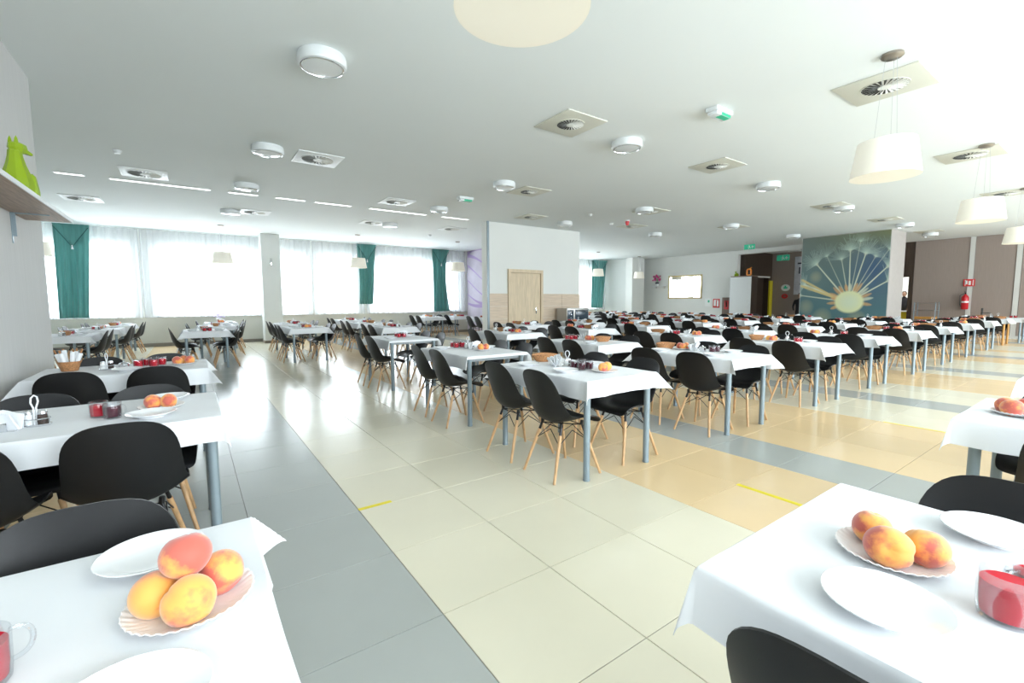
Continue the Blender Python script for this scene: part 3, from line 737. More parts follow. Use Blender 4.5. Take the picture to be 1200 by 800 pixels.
sign('notice_sheet', 19.5, 10.75, 1.08, .3, .38, 'signwhite', {'signgreen': ((.2, .5, .5, .8),)}, 'pale notice sheet left of the red fire notice')
sign('hose_cabinet', 19.5, 9.78, .5, .42, 1.0, 'brown', {'signred': ((.25, .45, .75, .85),), 'signwhite': ((.4, .55, .6, .8),)}, 'brown wall cabinet with red emblem left of the tall cabinet', 'cabinet', .08)
def disc(name, x, y, z, r, mat, mk, l):
    t = thing(name, (x, y, z), 0, l, 'sign')
    V = [(0 + dx, r * math.cos(a), r * .8 * math.sin(a)) for dx in (0, -.012) for a in [2 * PI * k / 24 for k in range(24)]]
    F = [tuple(range(24)), tuple(range(47, 23, -1))] + [(k, (k + 1) % 24, 24 + (k + 1) % 24, 24 + k) for k in range(24)]
    MB().add(V, F).build('plate', mat, t, smooth=False)
    MB().box(-.014, -r * .45, -r * .2, -.012, r * .45, r * .15).box(-.014, -r * .15, r * .1, -.012, r * .2, r * .5).build('pictogram', mk, t, smooth=False)
disc('green_round_sign', 22.3, 8.52, 1.95, .2, 'signwhite', 'signgreen', 'oval white sign with green figure on the brown corridor wall')
disc('red_round_sign', 22.3, 8.54, 1.55, .14, 'signred', 'brown', 'round red sign below the green one on the corridor wall')
sign('poster', 22.3, 7.85, 1.62, .62, 1.75, 'paper', {'ink': ((.55, .8, .8, .84), (.3, .5, .4, .62), (.2, .38, .5, .42), (.6, .55, .7, .72), (.35, .25, .6, .3))}, 'tall pale printed poster on the corridor wall beside the mural', 'poster')
# fire extinguisher and its sign
t = thing('fire_extinguisher', (22.12, 2.32, 1.0), 0, 'red fire extinguisher hung on the taupe wall', 'extinguisher')
MB().lathe([(0, 0), (.085, .0), (.1, .02), (.1, .42), (.08, .48), (.035, .52), (.03, .55), (0, .55)], 20).build('cylinder', 'red', t)
MB().lathe([(.1005, .24), (.101, .245), (.101, .29), (.1005, .295)], 20).build('label_band', 'signwhite', t)
MB().box(-.02, -.02, .55, .02, .02, .6, .004).box(-.1, -.012, .6, .05, .012, .615).box(-.1, -.012, .635, .04, .012, .65).build('valve_handle', 'black_wire', t)
MB().wire([(0, .03, .57), (-.05, .13, .5), (-.06, .12, .2), (-.05, .10, .1)], .012, 6).build('hose', 'black_wire', t)
sign('extinguisher_sign', 22.25, 2.27, 1.83, .3, .26, 'signred', {'signwhite': ((.12, .12, .2, .88), (.35, .2, .55, .75), (.65, .3, .85, .8), (.8, .12, .88, .88))}, 'red and white extinguisher sign above the extinguisher')
# tray trolley
t = thing('tray_trolley', (21.6, 3.25, 0), 0, 'steel tray trolley against the taupe wall beside the mural column', 'trolley')
for s in (-1, 1):
    for q in (-1, 1): MB().tube((q * .22, s * .3, .06), (q * .22, s * .3, 1.26), .014).build('post', 'steel_leg', t)
for z in (.3, .62, .95, 1.2): MB().box(-.23, -.31, z, .23, .31, z + .02, .004).build('shelf', 'brushed', t)
for s in (-1, 1):
    for q in (-1, 1): MB().tube((q * .22 - .012, s * .3, .04), (q * .22 + .012, s * .3, .04), .04, n=12).build('castor', 'black_wire', t)
t = thing('wooden_tray', (21.6, 3.25, .641), 0, 'honey wooden tray on the steel trolley', 'tray')
MB().box(-.2, -.28, 0, .2, .28, .03, .004).build('bed', 'honey', t)
MB().box(-.2, -.28, .03, .2, -.26, .09).box(-.2, .26, .03, .2, .28, .09).box(-.2, -.26, .03, -.18, .26, .09).build('raised_edge', 'honey', t, smooth=False)
# countertop oven on a small stand by the block
t = thing('oven_stand', (9.05, 8.95, 0), 0, 'low grey stand against the central block carrying an oven', 'stand')
MB().box(-.5, -.3, .7, .5, .3, .74, .004).build('top', 'table_edge', t)
for s in (-1, 1):
    for q in (-1, 1): MB().tube((q * .45, s * .25, 0), (q * .45, s * .25, .7), .025).build('leg', 'steel_leg', t)
t = thing('countertop_oven', (9.05, 8.95, .741), 0, 'silver countertop oven with dark glass door', 'oven')
MB().box(-.46, -.24, 0, .46, .24, .40, .01).build('casing', 'ovensilver', t)
MB().box(-.12, -.262, .04, .42, -.24, .34, .006).build('glass_door', 'ovenblack', t)
MB().box(-.44, -.258, .04, -.2, -.24, .34, .004).build('control_panel', 'ovenblack', t)
for z in (.1, .2, .29): MB().tube((-.32, -.258, z), (-.32, -.285, z), .022, n=12).build('knob', 'chrome', t)
MB().tube((-.08, -.285, .31), (.38, -.285, .31), .008).build('door_handle', 'chrome', t)
# service table with white cloth and bits near the taupe wall handled with the dining tables below

# people seen far off
def person(name, loc, rz, scale, label, arm=0):
    t = thing(name, loc, rz, label, 'person'); t.scale = (scale,) * 3
    def skin(nm, pts, edges, mat, par, sub=1):
        bm = bmesh.new(); ly = bm.verts.layers.skin.verify(); vv = []
        for i, (p, r) in enumerate(pts):
            v = bm.verts.new(p); v[ly].radius = (r, r); v[ly].use_root = (i == 0); vv.append(v)
        for a, b in edges: bm.edges.new((vv[a], vv[b]))
        me = bpy.data.meshes.new(nm); bm.to_mesh(me); bm.free(); me.materials.append(MT[mat])
        o = link(nm, me, par); o.modifiers.new('skin', 'SKIN').use_smooth_shade = True
        s = o.modifiers.new('sub', 'SUBSURF'); s.levels = s.render_levels = sub
        return o
    pts = [((0, 0, .95), .13), ((0, 0, 1.15), .125), ((0, 0, 1.38), .15), ((0, 0, 1.5), .06), ((0, 0, 1.56), .055),
           ((-.19, 0, 1.42), .06), ((-.26, .02, 1.16), .045), ((-.24, -.14 - arm, 1.02), .035), ((-.22, -.2 - arm, 1.0), .03),
           ((.19, 0, 1.42), .06), ((.26, .02, 1.16), .045), ((.24, -.14, 1.0), .035), ((.22, -.2, .98), .03),
           ((-.1, 0, .86), .09), ((-.1, 0, .48), .062), ((-.1, .02, .09), .045), ((-.1, -.12, .04), .04),
           ((.1, 0, .86), .09), ((.1, -.03, .48), .062), ((.1, .02, .09), .045), ((.1, -.12, .04), .04)]
    ed = [(0, 1), (1, 2), (2, 3), (3, 4), (2, 5), (5, 6), (6, 7), (7, 8), (2, 9), (9, 10), (10, 11), (11, 12), (0, 13), (13, 14), (14, 15), (15, 16), (0, 17), (17, 18), (18, 19), (19, 20)]
    bd = skin('clothed_body', pts, ed, 'darkcloth', t)
    h = MB().lathe([(0, -.115), (.045, -.105), (.066, -.06), (.076, 0), (.074, .05), (.05, .095), (0, .11)], 16, (0, -.005, 1.66), 1, 1.12)
    h.lathe([(0, -.02), (.012, -.01), (0, .02)], 6, (0, -.092, 1.645)); h.build('head', 'skin', t)
    MB().lathe([(.081, -.04), (.086, .02), (.078, .075), (.045, .115), (0, .125)], 16, (0, .015, 1.665), 1, 1.12).build('hair', 'hair', t)
person('person', (24.4, 4.62, 0), -1.4, .97, 'person in dark clothes standing in the bright kitchen doorway')
person('person', (20.6, 7.16, 0), -1.2, .94, 'person with dark hair half hidden behind the left edge of the mural')
t = thing('kitchen_counter', (23.5, 4.7, 0), 0, 'yellow counter in the bright room beyond the right opening', 'counter')
MB().box(-.3, -1.0, 0, .3, 1.0, .86, .006).build('yellow_front', 'yellow', t)
MB().box(-.33, -1.03, .86, .33, 1.03, .9, .005).build('worktop', 'cabinet', t)

# yellow tape strips on the floor
for k, (x0, y0, x1, y1, l) in enumerate(((.0, 1.2, .22, 1.235, 'short yellow tape strip on the cream floor, centre left'),
                                        (2.375, -.9, 2.415, 0, 'long yellow tape strip on the sand tiles beside the near right table'),
                                        (5.38, -.72, 5.41, -.03, 'faint yellow tape strip along a far tile edge, right'))):
    tag(MB().box(x0, y0, .0003, x1, y1, .0014).build('floor_tape', 'tape', smooth=False), l, 'tape')

# ------------------------------------------------------------------ dining furniture: one of each kind
def lerp_tab(tab, s):
    x = s * (len(tab) - 1); i = min(int(x), len(tab) - 2); f = x - i
    p0 = tab[max(i - 1, 0)]; p1 = tab[i]; p2 = tab[i + 1]; p3 = tab[min(i + 2, len(tab) - 1)]
    return .5 * (2 * p1 + (p2 - p0) * f + (2 * p0 - 5 * p1 + 4 * p2 - p3) * f * f + (3 * p1 - p0 - 3 * p2 + p3) * f ** 3)
PX = [.212, .205, .15, .04, -.07, -.15, -.20, -.228, -.247, -.262, -.272, -.277]
PZ = [.402, .428, .445, .436, .424, .436, .49, .575, .66, .74, .80, .838]
PW = [.20, .212, .220, .225, .226, .224, .217, .209, .203, .200, .198, .198]
PK = [.004, .01, .03, .055, .075, .095, .10, .085, .065, .045, .025, .012]
def chair_shell():
    def wid(q):
        w = lerp_tab(PW, q)
        if q > .70: w *= max(0, 1 - ((q - .70) / .30) ** 2.3) ** (1 / 2.3)
        if q < .10: w *= max(0, 1 - ((.10 - q) / .10) ** 2.6 * .6) ** (1 / 2.6)
        return max(w, .012)
    def fn(u, v):
        q = v if v < .6 else .6 + .4 * math.sin((v - .6) / .4 * PI / 2)
        q = min(q, .9985); uu = 2 * u - 1
        x, z = lerp_tab(PX, q), lerp_tab(PZ, q); e = .01
        dx = lerp_tab(PX, min(1, q + e)) - lerp_tab(PX, max(0, q - e)); dz = lerp_tab(PZ, min(1, q + e)) - lerp_tab(PZ, max(0, q - e))
        L_ = math.hypot(dx, dz); nx, nz = dz / L_, -dx / L_
        w = wid(q); k = lerp_tab(PK, q) * (abs(uu) * w / .235) ** 2.3 * 1.05
        return (x + nx * k, w * uu, z + nz * k)
    return MB().sheet(fn, 14, 34, .007)
def make_chair():
    t = thing('dining_chair', label='x', cat='chair', group='black shell chairs around the dining tables')
    chair_shell().build('shell', 'shell', t, ang=1.2)
    feet = ((.215, .21), (.215, -.21), (-.235, .19), (-.235, -.19))
    tops = ((.095, .12), (.095, -.12), (-.105, .115), (-.105, -.115))
    w = MB()
    for (fx, fy), (tx, ty) in zip(feet, tops):
        f = Vector((fx, fy, 0)); tp = Vector((tx, ty, .40)); q = f.lerp(tp, .84)
        MB().tube(f, q, .0105, .0145, 10).build('leg', 'beech', t)
        w.tube(f.lerp(tp, .82), tp, .011, .009, 8)
    def on(i, s): return Vector((*feet[i], 0)).lerp(Vector((*tops[i], .40)), s)
    for a, b in ((0, 1), (2, 3), (0, 2), (1, 3)):
        c = (on(a, .9) + on(b, .9)) / 2; lo = (on(a, .62) + on(b, .62)) / 2
        w.tube(on(a, .66), c, .0035, n=5); w.tube(on(b, .66), c, .0035, n=5)
    w.tube(on(0, .97), on(3, .97), .005, n=6); w.tube(on(1, .97), on(2, .97), .005, n=6)
    w.tube(on(0, .97), on(1, .97), .004, n=6); w.tube(on(2, .97), on(3, .97), .004, n=6)
    for x, y in tops: w.tube((x, y, .395), (x * 1.02, y * 1.02, .425), .014, .012, 8)
    w.build('wire_base', 'black_wire', t)
    return Proto(t)
CH = make_chair()
TA, TB, TZ = .39, .585, .762
def make_table(mat='steel_leg'):
    t = thing('dining_table', label='x', cat='table', group='dining tables in rows')
    MB().box(-TA, -TB, .735, TA, TB, .758, .003).build('tabletop', 'table_edge', t)
    MB().box(-TA + .05, -TB + .05, .70, TA - .05, -TB + .07, .735).box(-TA + .05, TB - .07, .70, TA - .05, TB - .05, .735).box(-TA + .05, -TB + .07, .70, -TA + .07, TB - .07, .735).box(TA - .07, -TB + .07, .70, TA - .05, TB - .07, .735).build('apron', 'table_edge', t, smooth=False)
    for sx in (-1, 1):
        for sy in (-1, 1):
            MB().lathe([(.0, 0), (.027, 0), (.027, .012), (.025, .016), (.025, .70), (.032, .705), (.032, .735), (0, .735)], 16, (sx * (TA - .045), sy * (TB - .045), 0)).build('leg', mat, t)
    return Proto(t)
TBL = make_table(); TBH = make_table('honey')
def cloth_mesh(name, oxm, oxp, oym, oyp, seed, flare=.6):
    r = random.Random(seed); ph = [r.uniform(0, 6) for _ in range(6)]
    def axis(a, om, op, n):
        L_ = [-(a + om * q) for q in (1, .86, .72, .58, .44, .3, .18, .09, .03)] + [-a + 2 * a * k / n for k in range(n + 1)] + [a + op * q for q in (.03, .09, .18, .3, .44, .58, .72, .86, 1)]
        return L_
    X = axis(TA, oxm, oxp, 10); Y = axis(TB, oym, oyp, 14)
    def P(s, t):
        ex = max(0, abs(s) - TA); ey = max(0, abs(t) - TB)
        M_ = (ex ** 4 + ey ** 4) ** .25; mn = 2 * ex * ey / (ex + ey) if ex + ey > 0 else 0
        sx = 1 if s > 0 else -1; sy = 1 if t > 0 else -1
        da = min(1, max(0, TB - abs(t)) / .15); db = min(1, max(0, TA - abs(s)) / .15)
        wx = (.10 * math.sin(t * 9 + ph[0]) + .05 * math.sin(t * 23 + ph[1])) * da; wy = (.10 * math.sin(s * 10 + ph[2]) + .05 * math.sin(s * 25 + ph[3])) * db
        x = s if ex == 0 else sx * (TA + .006 * min(1, ex / .01) + ex * (.10 + wx) + flare * mn)
        y = t if ey == 0 else sy * (TB + .006 * min(1, ey / .01) + ey * (.10 + wy) + flare * mn)
        z = TZ + .003 - max(0, M_ - .004) * .97 + (flare - .42) * .6 * mn + (.0012 * math.sin(s * 17 + ph[4]) * math.sin(t * 13 + ph[5]) if M_ == 0 else 0)
        return (x, y, z)
    mb = MB(); nu, nv = len(X) - 1, len(Y) - 1
    mb.sheet(lambda u, v: P(X[round(u * nu)], Y[round(v * nv)]), nu, nv, .0018)
    return mb.mesh(name, 'cloth', ang=1.0)
CL = [cloth_mesh('tablecloth', .15, .15, .13, .13, 1), cloth_mesh('tablecloth', .14, .17, .11, .15, 2, .65), cloth_mesh('tablecloth', .17, .14, .14, .11, 3, .55), cloth_mesh('tablecloth', .15, .12, .035, .16, 4, .6), cloth_mesh('tablecloth', .135, .15, .13, .125, 5, .14)]
SZ = TZ + .0045   # cloth surface
# crockery and table items
def plain(name, me, label='x', cat='x', group=None):
    o = link(name, me); tag(o, label, cat, group); return Proto(o)
PL = plain('dinner_plate', MB().lathe([(0, .004), (.05, .003), (.055, 0), (.062, 0), (.066, .006), (.085, .012), (.118, .024), (.1195, .0265), (.117, .0275), (.085, .0165), (.066, .010), (0, .009)], 44).mesh('dinner_plate', 'porcelain'), cat='plate', group='white dinner plates at the seats')
def flute(r, z, t):
    k = max(0, (r - .066) / .04); return r * (1 + .012 * k * math.cos(t * 36)), z + .0016 * k * math.sin(t * 36)
FP = plain('fluted_plate', MB().lathe([(0, .001), (.066, .001), (.085, .006), (.104, .016), (.106, .0175), (.104, .0185), (.084, .0085), (.066, .0035), (0, .003)], 144, fn=flute).mesh('fluted_plate', 'flutedplate'), cat='plate', group='fluted fruit plates')
def peach_mesh(seed):
    r_ = random.Random(seed); V = []; n, mth = 28, 18
    a0 = r_.uniform(.95, 1.06); hgt = r_.uniform(.90, .98)
    F = []
    for j in range(mth + 1):
        th = PI * j / mth
        for i in range(n):
            ph = 2 * PI * i / n; d = min(abs(ph), 2 * PI - abs(ph))
            rr = .037 * (1 - .075 * math.exp(-(d / .22) ** 2) * math.sin(th) ** .5 + .03 * math.exp(-((d - .5) / .35) ** 2) * math.sin(th))
            rr *= (1 - .20 * math.exp(-(th / .28) ** 2)) * (1 + .05 * math.exp(-((PI - th) / .25) ** 2))
            V.append((rr * math.sin(th) * math.cos(ph) * a0, rr * math.sin(th) * math.sin(ph), rr * math.cos(th) * hgt))
    for j in range(mth):
        for i in range(n): F.append((j * n + i, j * n + (i + 1) % n, (j + 1) * n + (i + 1) % n, (j + 1) * n + i))
    return MB().add(V, F).mesh('peach', 'peach', ang=3)
PCM = [peach_mesh(k) for k in range(3)]
def mug_proto(juice):
    t = thing('glass_mug', label='x', cat='mug', group='glass mugs of fruit drink')
    MB().lathe([(0, .003), (.030, .003), (.033, .0), (.036, .004), (.038, .03), (.039, .079), (.0375, .081), (.036, .079), (.035, .03), (.033, .008), (0, .007)], 24).build('glass_cup', 'glass', t)
    MB().lathe([(0, .0075), (.0325, .0085), (.0345, .03), (.0352, .064), (0, .064)], 24).build('drink', juice, t)
    MB().wire([(.037 + .026 * math.sin(a) ** .7, 0, .044 + .025 * math.cos(a)) for a in [PI * k / 14 for k in range(15)]], .004, 8).build('handle', 'glass', t)
    return Proto(t)
MR, MD = mug_proto('juice_red'), mug_proto('juice_dark')
def caddy_proto():
    t = thing('condiment_caddy', label='x', cat='caddy', group='condiment caddies')
    b = MB().lathe([(0, 0), (.055, 0), (.06, .004), (.06, .01), (.056, .01), (.054, .006), (0, .006)], 28, sx=1, sy=.7)
    b.wire([(.054 * math.cos(a), .038 * math.sin(a), .035) for a in [2 * PI * k / 24 for k in range(24)]], .0025, 6, True)
    for s in (-1, 1): b.tube((s * .054, 0, .006), (s * .054, 0, .035), .0022, n=6)
    b.build('rack', 'chrome', t)
    MB().wire([(0, -.008, .006), (0, -.008, .085), (0, -.022, .112), (0, -.018, .135), (0, 0, .145), (0, .018, .135), (0, .022, .112), (0, .008, .085), (0, .008, .006)], .0035, 8).build('carry_loop', 'napkin', t)
    for s, mm in ((-1, 'salt'), (1, 'pepper')):
        j = MB().lathe([(0, .006), (.019, .006), (.020, .02), (.018, .055), (0, .055)], 16, (s * .028, 0, 0)).build('shaker', mm, t)
        MB().lathe([(.0185, .055), (.019, .06), (.014, .072), (0, .074)], 16, (s * .028, 0, 0)).build('cap', 'chrome', j)
    return Proto(t)
CD = caddy_proto()
def napkin_proto():
    t = thing('napkin_holder', label='x', cat='napkin holder', group='napkin holders')
    MB().box(-.07, -.022, 0, .07, .022, .004, .001).box(-.055, -.024, .004, .055, -.021, .06, .001).box(-.055, .021, .004, .055, .024, .06, .001).build('holder', 'chrome', t)
    for k, (y, a) in enumerate(((-.014, -.10), (-.005, -.03), (.005, .05), (.014, .12))):
        def fn(u, v, y=y, a=a, k=k):
            w = .075 - .02 * v * (k % 2)
            return ((u - .5) * 2 * w, y + a * v * .35 + .006 * math.sin(u * 9 + k), .005 + (.10 - .02 * abs(u - .5) * 2 - .008 * k) * v)
        MB().sheet(fn, 8, 4, .005).build('napkin', 'napkin', t, ang=1)
    b = MB()
    for s in (-1, 1): b.add([(s * .024 - .018, -.026, .036), (s * .024 - .002, -.0265, .058), (s * .024 + .018, -.026, .062), (s * .024 + .006, -.0265, .044), (s * .024 - .006, -.0265, .034)], [(0, 1, 2, 3, 4)])
    b.build('blue_print', 'blueprint', t, smooth=False)
    return Proto(t)
NP = napkin_proto()
def basket_proto():
    t = thing('wicker_basket', label='x', cat='basket', group='wicker bread baskets')
    def fl(r, z, a): return r * (1 + .02 * math.cos(a * 24 + z * 300)), z + .008 * (math.cos(a) ** 2) * (r > .07)
    MB().lathe([(0, .002), (.065, .002), (.075, .015), (.083, .03), (.09, .045), (.098, .062), (.092, .062), (.083, .045), (.07, .012), (0, .01)], 48, sx=.72, sy=1.35, fn=fl).build('woven_body', 'wicker', t)
    MB().wire([(.072 * math.cos(a) * .98, .131 * math.sin(a), .063 + .010 * math.cos(a) ** 2 + .0025 * math.sin(a * 30)) for a in [2 * PI * k / 60 for k in range(60)]], .006, 6, True).build('braided_rim', 'wicker', t)
    return Proto(t)
BK = basket_proto()
def bowl_proto():
    t = thing('sugar_bowl', label='x', cat='bowl', group='chrome sugar bowls')
    MB().lathe([(0, 0), (.03, 0), (.036, .006), (.038, .045), (.036, .047), (.034, .045), (.03, .008), (0, .006)], 24).build('bowl', 'chrome', t)
    MB().lathe([(.038, .047), (.03, .056), (.008, .06), (.006, .068), (.01, .072), (0, .076)], 20).build('lid', 'chrome', t)
    return Proto(t)
SB = bowl_proto()

ORD = ['first', 'second', 'third', 'fourth', 'fifth', 'sixth', 'seventh', 'eighth', 'ninth', 'tenth']
def put_table(cx, cy, rz, where, chairs='abcd', cloth=0, items=None, seed=0, near=False, wood=False, chx=.345, chy=.285, tsc=None, long_words=('left', 'right', 'near', 'far'), jit=1, flip=0):
    """rz=0: long side along y.  local (lx, ly) -> world"""
    ca, sa = math.cos(rz), math.sin(rz)
    def W(lx, ly, z=0): return (cx + ca * lx - sa * ly, cy + sa * lx + ca * ly, z)
    rr = random.Random(seed * 13 + 5)
    (TBH if wood else TBL).put((cx, cy, 0), rz, ('honey-wood-legged' if wood else 'grey-blue-legged') + ' dining table, ' + where, None, tsc)
    c = link('tablecloth', CL[cloth], None, (cx, cy, 0), rz + (PI if flip else 0)); tag(c, 'white tablecloth on the ' + where, 'tablecloth', 'white tablecloths')
    lw, rw, nw, fw = long_words
    for k, (lx, ly, r, words) in enumerate(((-chx, -chy, 0, (lw, nw)), (-chx, chy, 0, (lw, fw)), (chx, -chy, PI, (rw, nw)), (chx, chy, PI, (rw, fw)))):
        if 'abcd'[k] not in chairs: continue
        j = jit * rr.uniform(-.02, .02); CH.put(W(lx + j, ly + jit * rr.uniform(-.02, .02)), rz + r + jit * rr.uniform(-.07, .07), 'black shell chair, %s side %s end, %s' % (*words, where))
    nm = {'P': 0}
    def item(kind, lx, ly, r=0, z=SZ, n=3, extra=''):
        q = W(lx, ly, z)
        tail = ', ' + where
        if kind == 'plate':
            side = ('%s side %s end' % (lw if lx < 0 else rw, nw if ly < 0 else fw))
            PL.put(q, r, 'white dinner plate, %s%s' % (side, tail), None, (.88, .88, 1))
        elif kind == 'peach':
            FP.put(q, rr.uniform(0, 6), 'fluted white plate of peaches%s' % tail)
            pos = {2: [(-.034, -.012), (.038, .01)], 3: [(-.036, -.022), (.038, -.016), (.0, .042)], 4: [(-.038, -.02), (.038, -.024), (.002, .042), (.0, -.002)]}[n]
            for i, (px, py) in enumerate(pos):
                zz = z + .041 if i < 3 else z + .092
                x_, y_, _ = W(lx + px, ly + py)
                o = link('peach', PCM[(i + seed) % 3], None, (x_, y_, zz)); o.rotation_euler = (rr.uniform(-.9, .9), rr.uniform(-.9, .9), rr.uniform(0, 6.3)); s = rr.uniform(1.03, 1.14); o.scale = (s, s, s); o.color = (1, 1, 1, rr.uniform(.25, .95))
                tag(o, '%s peach on the fluted plate, ' % {2: ('left', 'right'), 3: ('left', 'right', 'rear')}[n][i] + where, 'peach', 'peaches on the ' + where)
        elif kind in ('mugs', 'dmugs'):
            P = MR if kind == 'mugs' else MD
            for i in range(n):
                px, py = (i % 2) * .088 - .044, (i // 2) * .092 - .046 * ((n - 1) // 2)
                P.put(W(lx + px, ly + py, z), rr.uniform(-.6, .6) + rz, '%s mug of %s drink, %s' % ((['front left', 'front right', 'back left', 'back right'] if n == 4 else ['front left', 'front right', 'back'] if n == 3 else ['left', 'right'])[i], 'red' if kind == 'mugs' else 'dark purple', where), 'mugs on the ' + where)
        elif kind == 'caddy': CD.put(q, rz + r, 'chrome salt and pepper caddy' + tail)
        elif kind == 'nap': NP.put(q, rz + r, 'white napkin holder' + tail)
        elif kind == 'basket': BK.put(q, rz + r, 'brown wicker basket' + tail)
        elif kind == 'bowl': SB.put(q, rz + r, 'small chrome sugar bowl' + tail)
    if items is None:
        seq = ['peach', 'mugs', 'caddy', 'nap', 'basket']; rr.shuffle(seq)
        ys = [-.40, -.20, -.01, .17, .38]; items = []
        for k_, yy in zip(seq, ys): items.append((k_, rr.uniform(-.03, .03), yy, rr.uniform(-.4, .4), rr.choice((2, 3, 3)) if k_ == 'peach' else rr.choice((2, 4, 4))))
        for sx, sy in ((-1, -1), (-1, 1), (1, -1), (1, 1)):
            if rr.random() < .8: items.append(('plate', sx * .235, sy * .31 + rr.uniform(-.03, .03), 0, 0))
    for it in items:
        item(it[0], it[1], it[2], it[3] if len(it) > 3 else 0, n=(it[4] if len(it) > 4 and it[4] else 3))
    return W
RN = ['front row', 'second row', 'third row', 'fourth row', 'fifth row', 'sixth row', 'seventh row']
KX = [1.89, 3.87, 5.97, 7.93, 10.18, 12.25, 14.4, 16.8, 19.1]
spec = {
 (0, 0): dict(items=[('plate', -.24, .33), ('plate', -.22, -.16), ('plate', .25, -.02), ('dmugs', .0, -.12, 0, 4), ('peach', .05, -.34, 0, 2), ('caddy', .0, .06, .3), ('nap', -.04, .19, 1.2), ('basket', .08, .47, 1.3)], cloth=0),
 (0, 1): dict(items=[('mugs', .0, .36, 0, 4), ('caddy', .06, .2, .2), ('nap', .08, .08, .3), ('peach', .08, -.12, 0, 3), ('plate', .27, .08), ('plate', -.25, .3)], cloth=3),
 (0, 2): dict(items=[('mugs', 0, .0, 0, 4), ('caddy', .05, .17, .2), ('nap', .15, .26), ('plate', -.24, -.2), ('plate', .24, .2)], cloth=3),
 (1, 0): dict(items=[('peach', .12, .30, 0, 3), ('basket', .02, .47, 1.3), ('nap', .1, .14, .3), ('bowl', .08, .02), ('dmugs', .12, -.1, 0, 2), ('plate', .25, -.24), ('plate', -.2, -.28), ('plate', -.24, .34)], cloth=1),
 (1, 1): dict(items=[('mugs', 0, .36, 0, 4), ('nap', .1, .22, .8), ('peach', .05, .02, 0, 3), ('basket', .1, -.2, 1.4), ('plate', .26, .0), ('plate', -.25, -.3)], cloth=0),
 (2, 0): dict(items=[('peach', .0, .18, 0, 3), ('basket', .05, .42, 1.3), ('caddy', .1, .02, .3), ('mugs', .06, -.14, 0, 2), ('plate', .25, -.2), ('plate', -.25, -.3), ('plate', .25, .3)], cloth=2),
 (3, 0): dict(items=[('peach', .0, .36, 0, 3), ('caddy', .1, .16, .3), ('mugs', .06, -.04, 0, 2), ('plate', .22, -.28), ('plate', -.25, .3)], cloth=1),
}
for k in range(9):
    for r in range(7):
        if k == 8 and r > 0: continue
        if r == 3 and k < 2: continue
        if r >= 4 and k < 4: continue
        cy = [1.24, 3.07, 5.5, 7.6, 9.9, 12.0, 14.2][r] + .02 * k
        cx = KX[k] + (.12 if (k, r) == (2, 1) else .28 if (k, r) == (1, 2) else .2 if (k, r) == (2, 2) else .05 * r if k < 7 else 0)
        ch = 'abcd'
        if k == 7 and r in (1, 2): cx = 16.75; ch = 'ab'
        col_i = k if r < 3 else (k - 2 if r == 3 else k - 4)
        where = '%s table of the %s' % (ORD[col_i], RN[r])
        d = dict(spec.get((k, r), {})); cl = d.get('cloth', (k * 2 + r) % 3)
        put_table(cx, cy, 0, where, ch, cl, d.get('items'), seed=k * 10 + r + 1, wood=(k == 8))
# hall by the windows
hall = [(-2.72, 9.95), (-2.55, 12.2), (-2.5, 14.4), (-.58, 10.0), (-.3, 12.3), (-.1, 14.5), (1.38, 9.95), (1.5, 12.3), (3.12, 8.95), (3.3, 11.4), (3.5, 13.9), (6.9, 15.0), (8.1, 14.9), (7.95, 12.3)]
hw = ['nearest table before the leftmost teal drape', 'second table before the leftmost teal drape', 'window-side table right of the leftmost teal drape', 'near table left of the square column', 'middle table left of the square column',
      'window-side table left of the square column', 'near table right of the square column', 'far table right of the square column', 'nearest table before the second teal drape', 'middle table before the second teal drape',
      'window-side table under the second teal drape', 'window-side table under the third teal drape', 'window-side table by the lavender wall', 'nearer table by the lavender wall']
for i, (x, y) in enumerate(hall): put_table(x, y, 0, hw[i], 'abcd' if x < 8.05 else 'ab', (0, 1, 2)[i % 3], None, seed=200 + i)
# tables along the left wall, long side across
LW = ('near', 'far', 'right', 'left')
put_table(-1.31, -.70, PI / 2, 'nearest table at the bottom left', '', 0, items=[], seed=301)
put_table(-1.31, 1.45, PI / 2, 'middle table by the left wall', '', 4, items=[], seed=302)
put_table(-1.31, 3.59, PI / 2, 'farther table by the left wall', '', 0, items=[], seed=303)
for x, y, rz, l in ((-1.075, -.435, -PI / 2, 'black shell chair whose rim rises behind the nearest bottom left table'), (-1.58, -.435, -PI / 2, 'black shell chair left of the one behind the bottom left table'),
        (-1.10, 1.10, PI / 2, 'large black shell chair in front of the middle left table'), (-1.62, 1.08, PI / 2, 'black shell chair cut by the left edge, front of the middle left table'),
        (-1.06, 1.64, -PI / 2, 'black shell chair behind the peaches of the middle left table'), (-1.56, 1.64, -PI / 2, 'black shell chair behind the caddy of the middle left table'),
        (-1.07, 3.22, PI / 2, 'right black shell chair in front of the farther left table'), (-1.60, 3.22, PI / 2, 'left black shell chair in front of the farther left table'),
        (-1.05, 3.82, -PI / 2, 'right black shell chair behind the farther left table'), (-1.55, 3.82, -PI / 2, 'left black shell chair behind the farther left table'),
        (.755, -1.505, PI, 'black shell chair at the right side of the bottom right table'), (.165, -1.48, 0, 'black shell chair cut by the bottom edge, bottom right table')):
    CH.put((x, y, 0), rz, l)
put_table(.45, -1.735, 0, 'nearest table at the bottom right', '', 4, items=[], seed=304, jit=0, tsc=(.84, .93, 1))
put_table(2.62, -1.735, 0, 'second table at the right edge', '', 4, items=[], seed=305, jit=0, tsc=(.92, .95, 1))
CH.put((2.25, -1.60, 0), 0, 'black shell chair cut by the right edge, left side of the second right-edge table')
CH.put((2.97, -1.45, 0), PI, 'black shell chair beyond the second right-edge table')
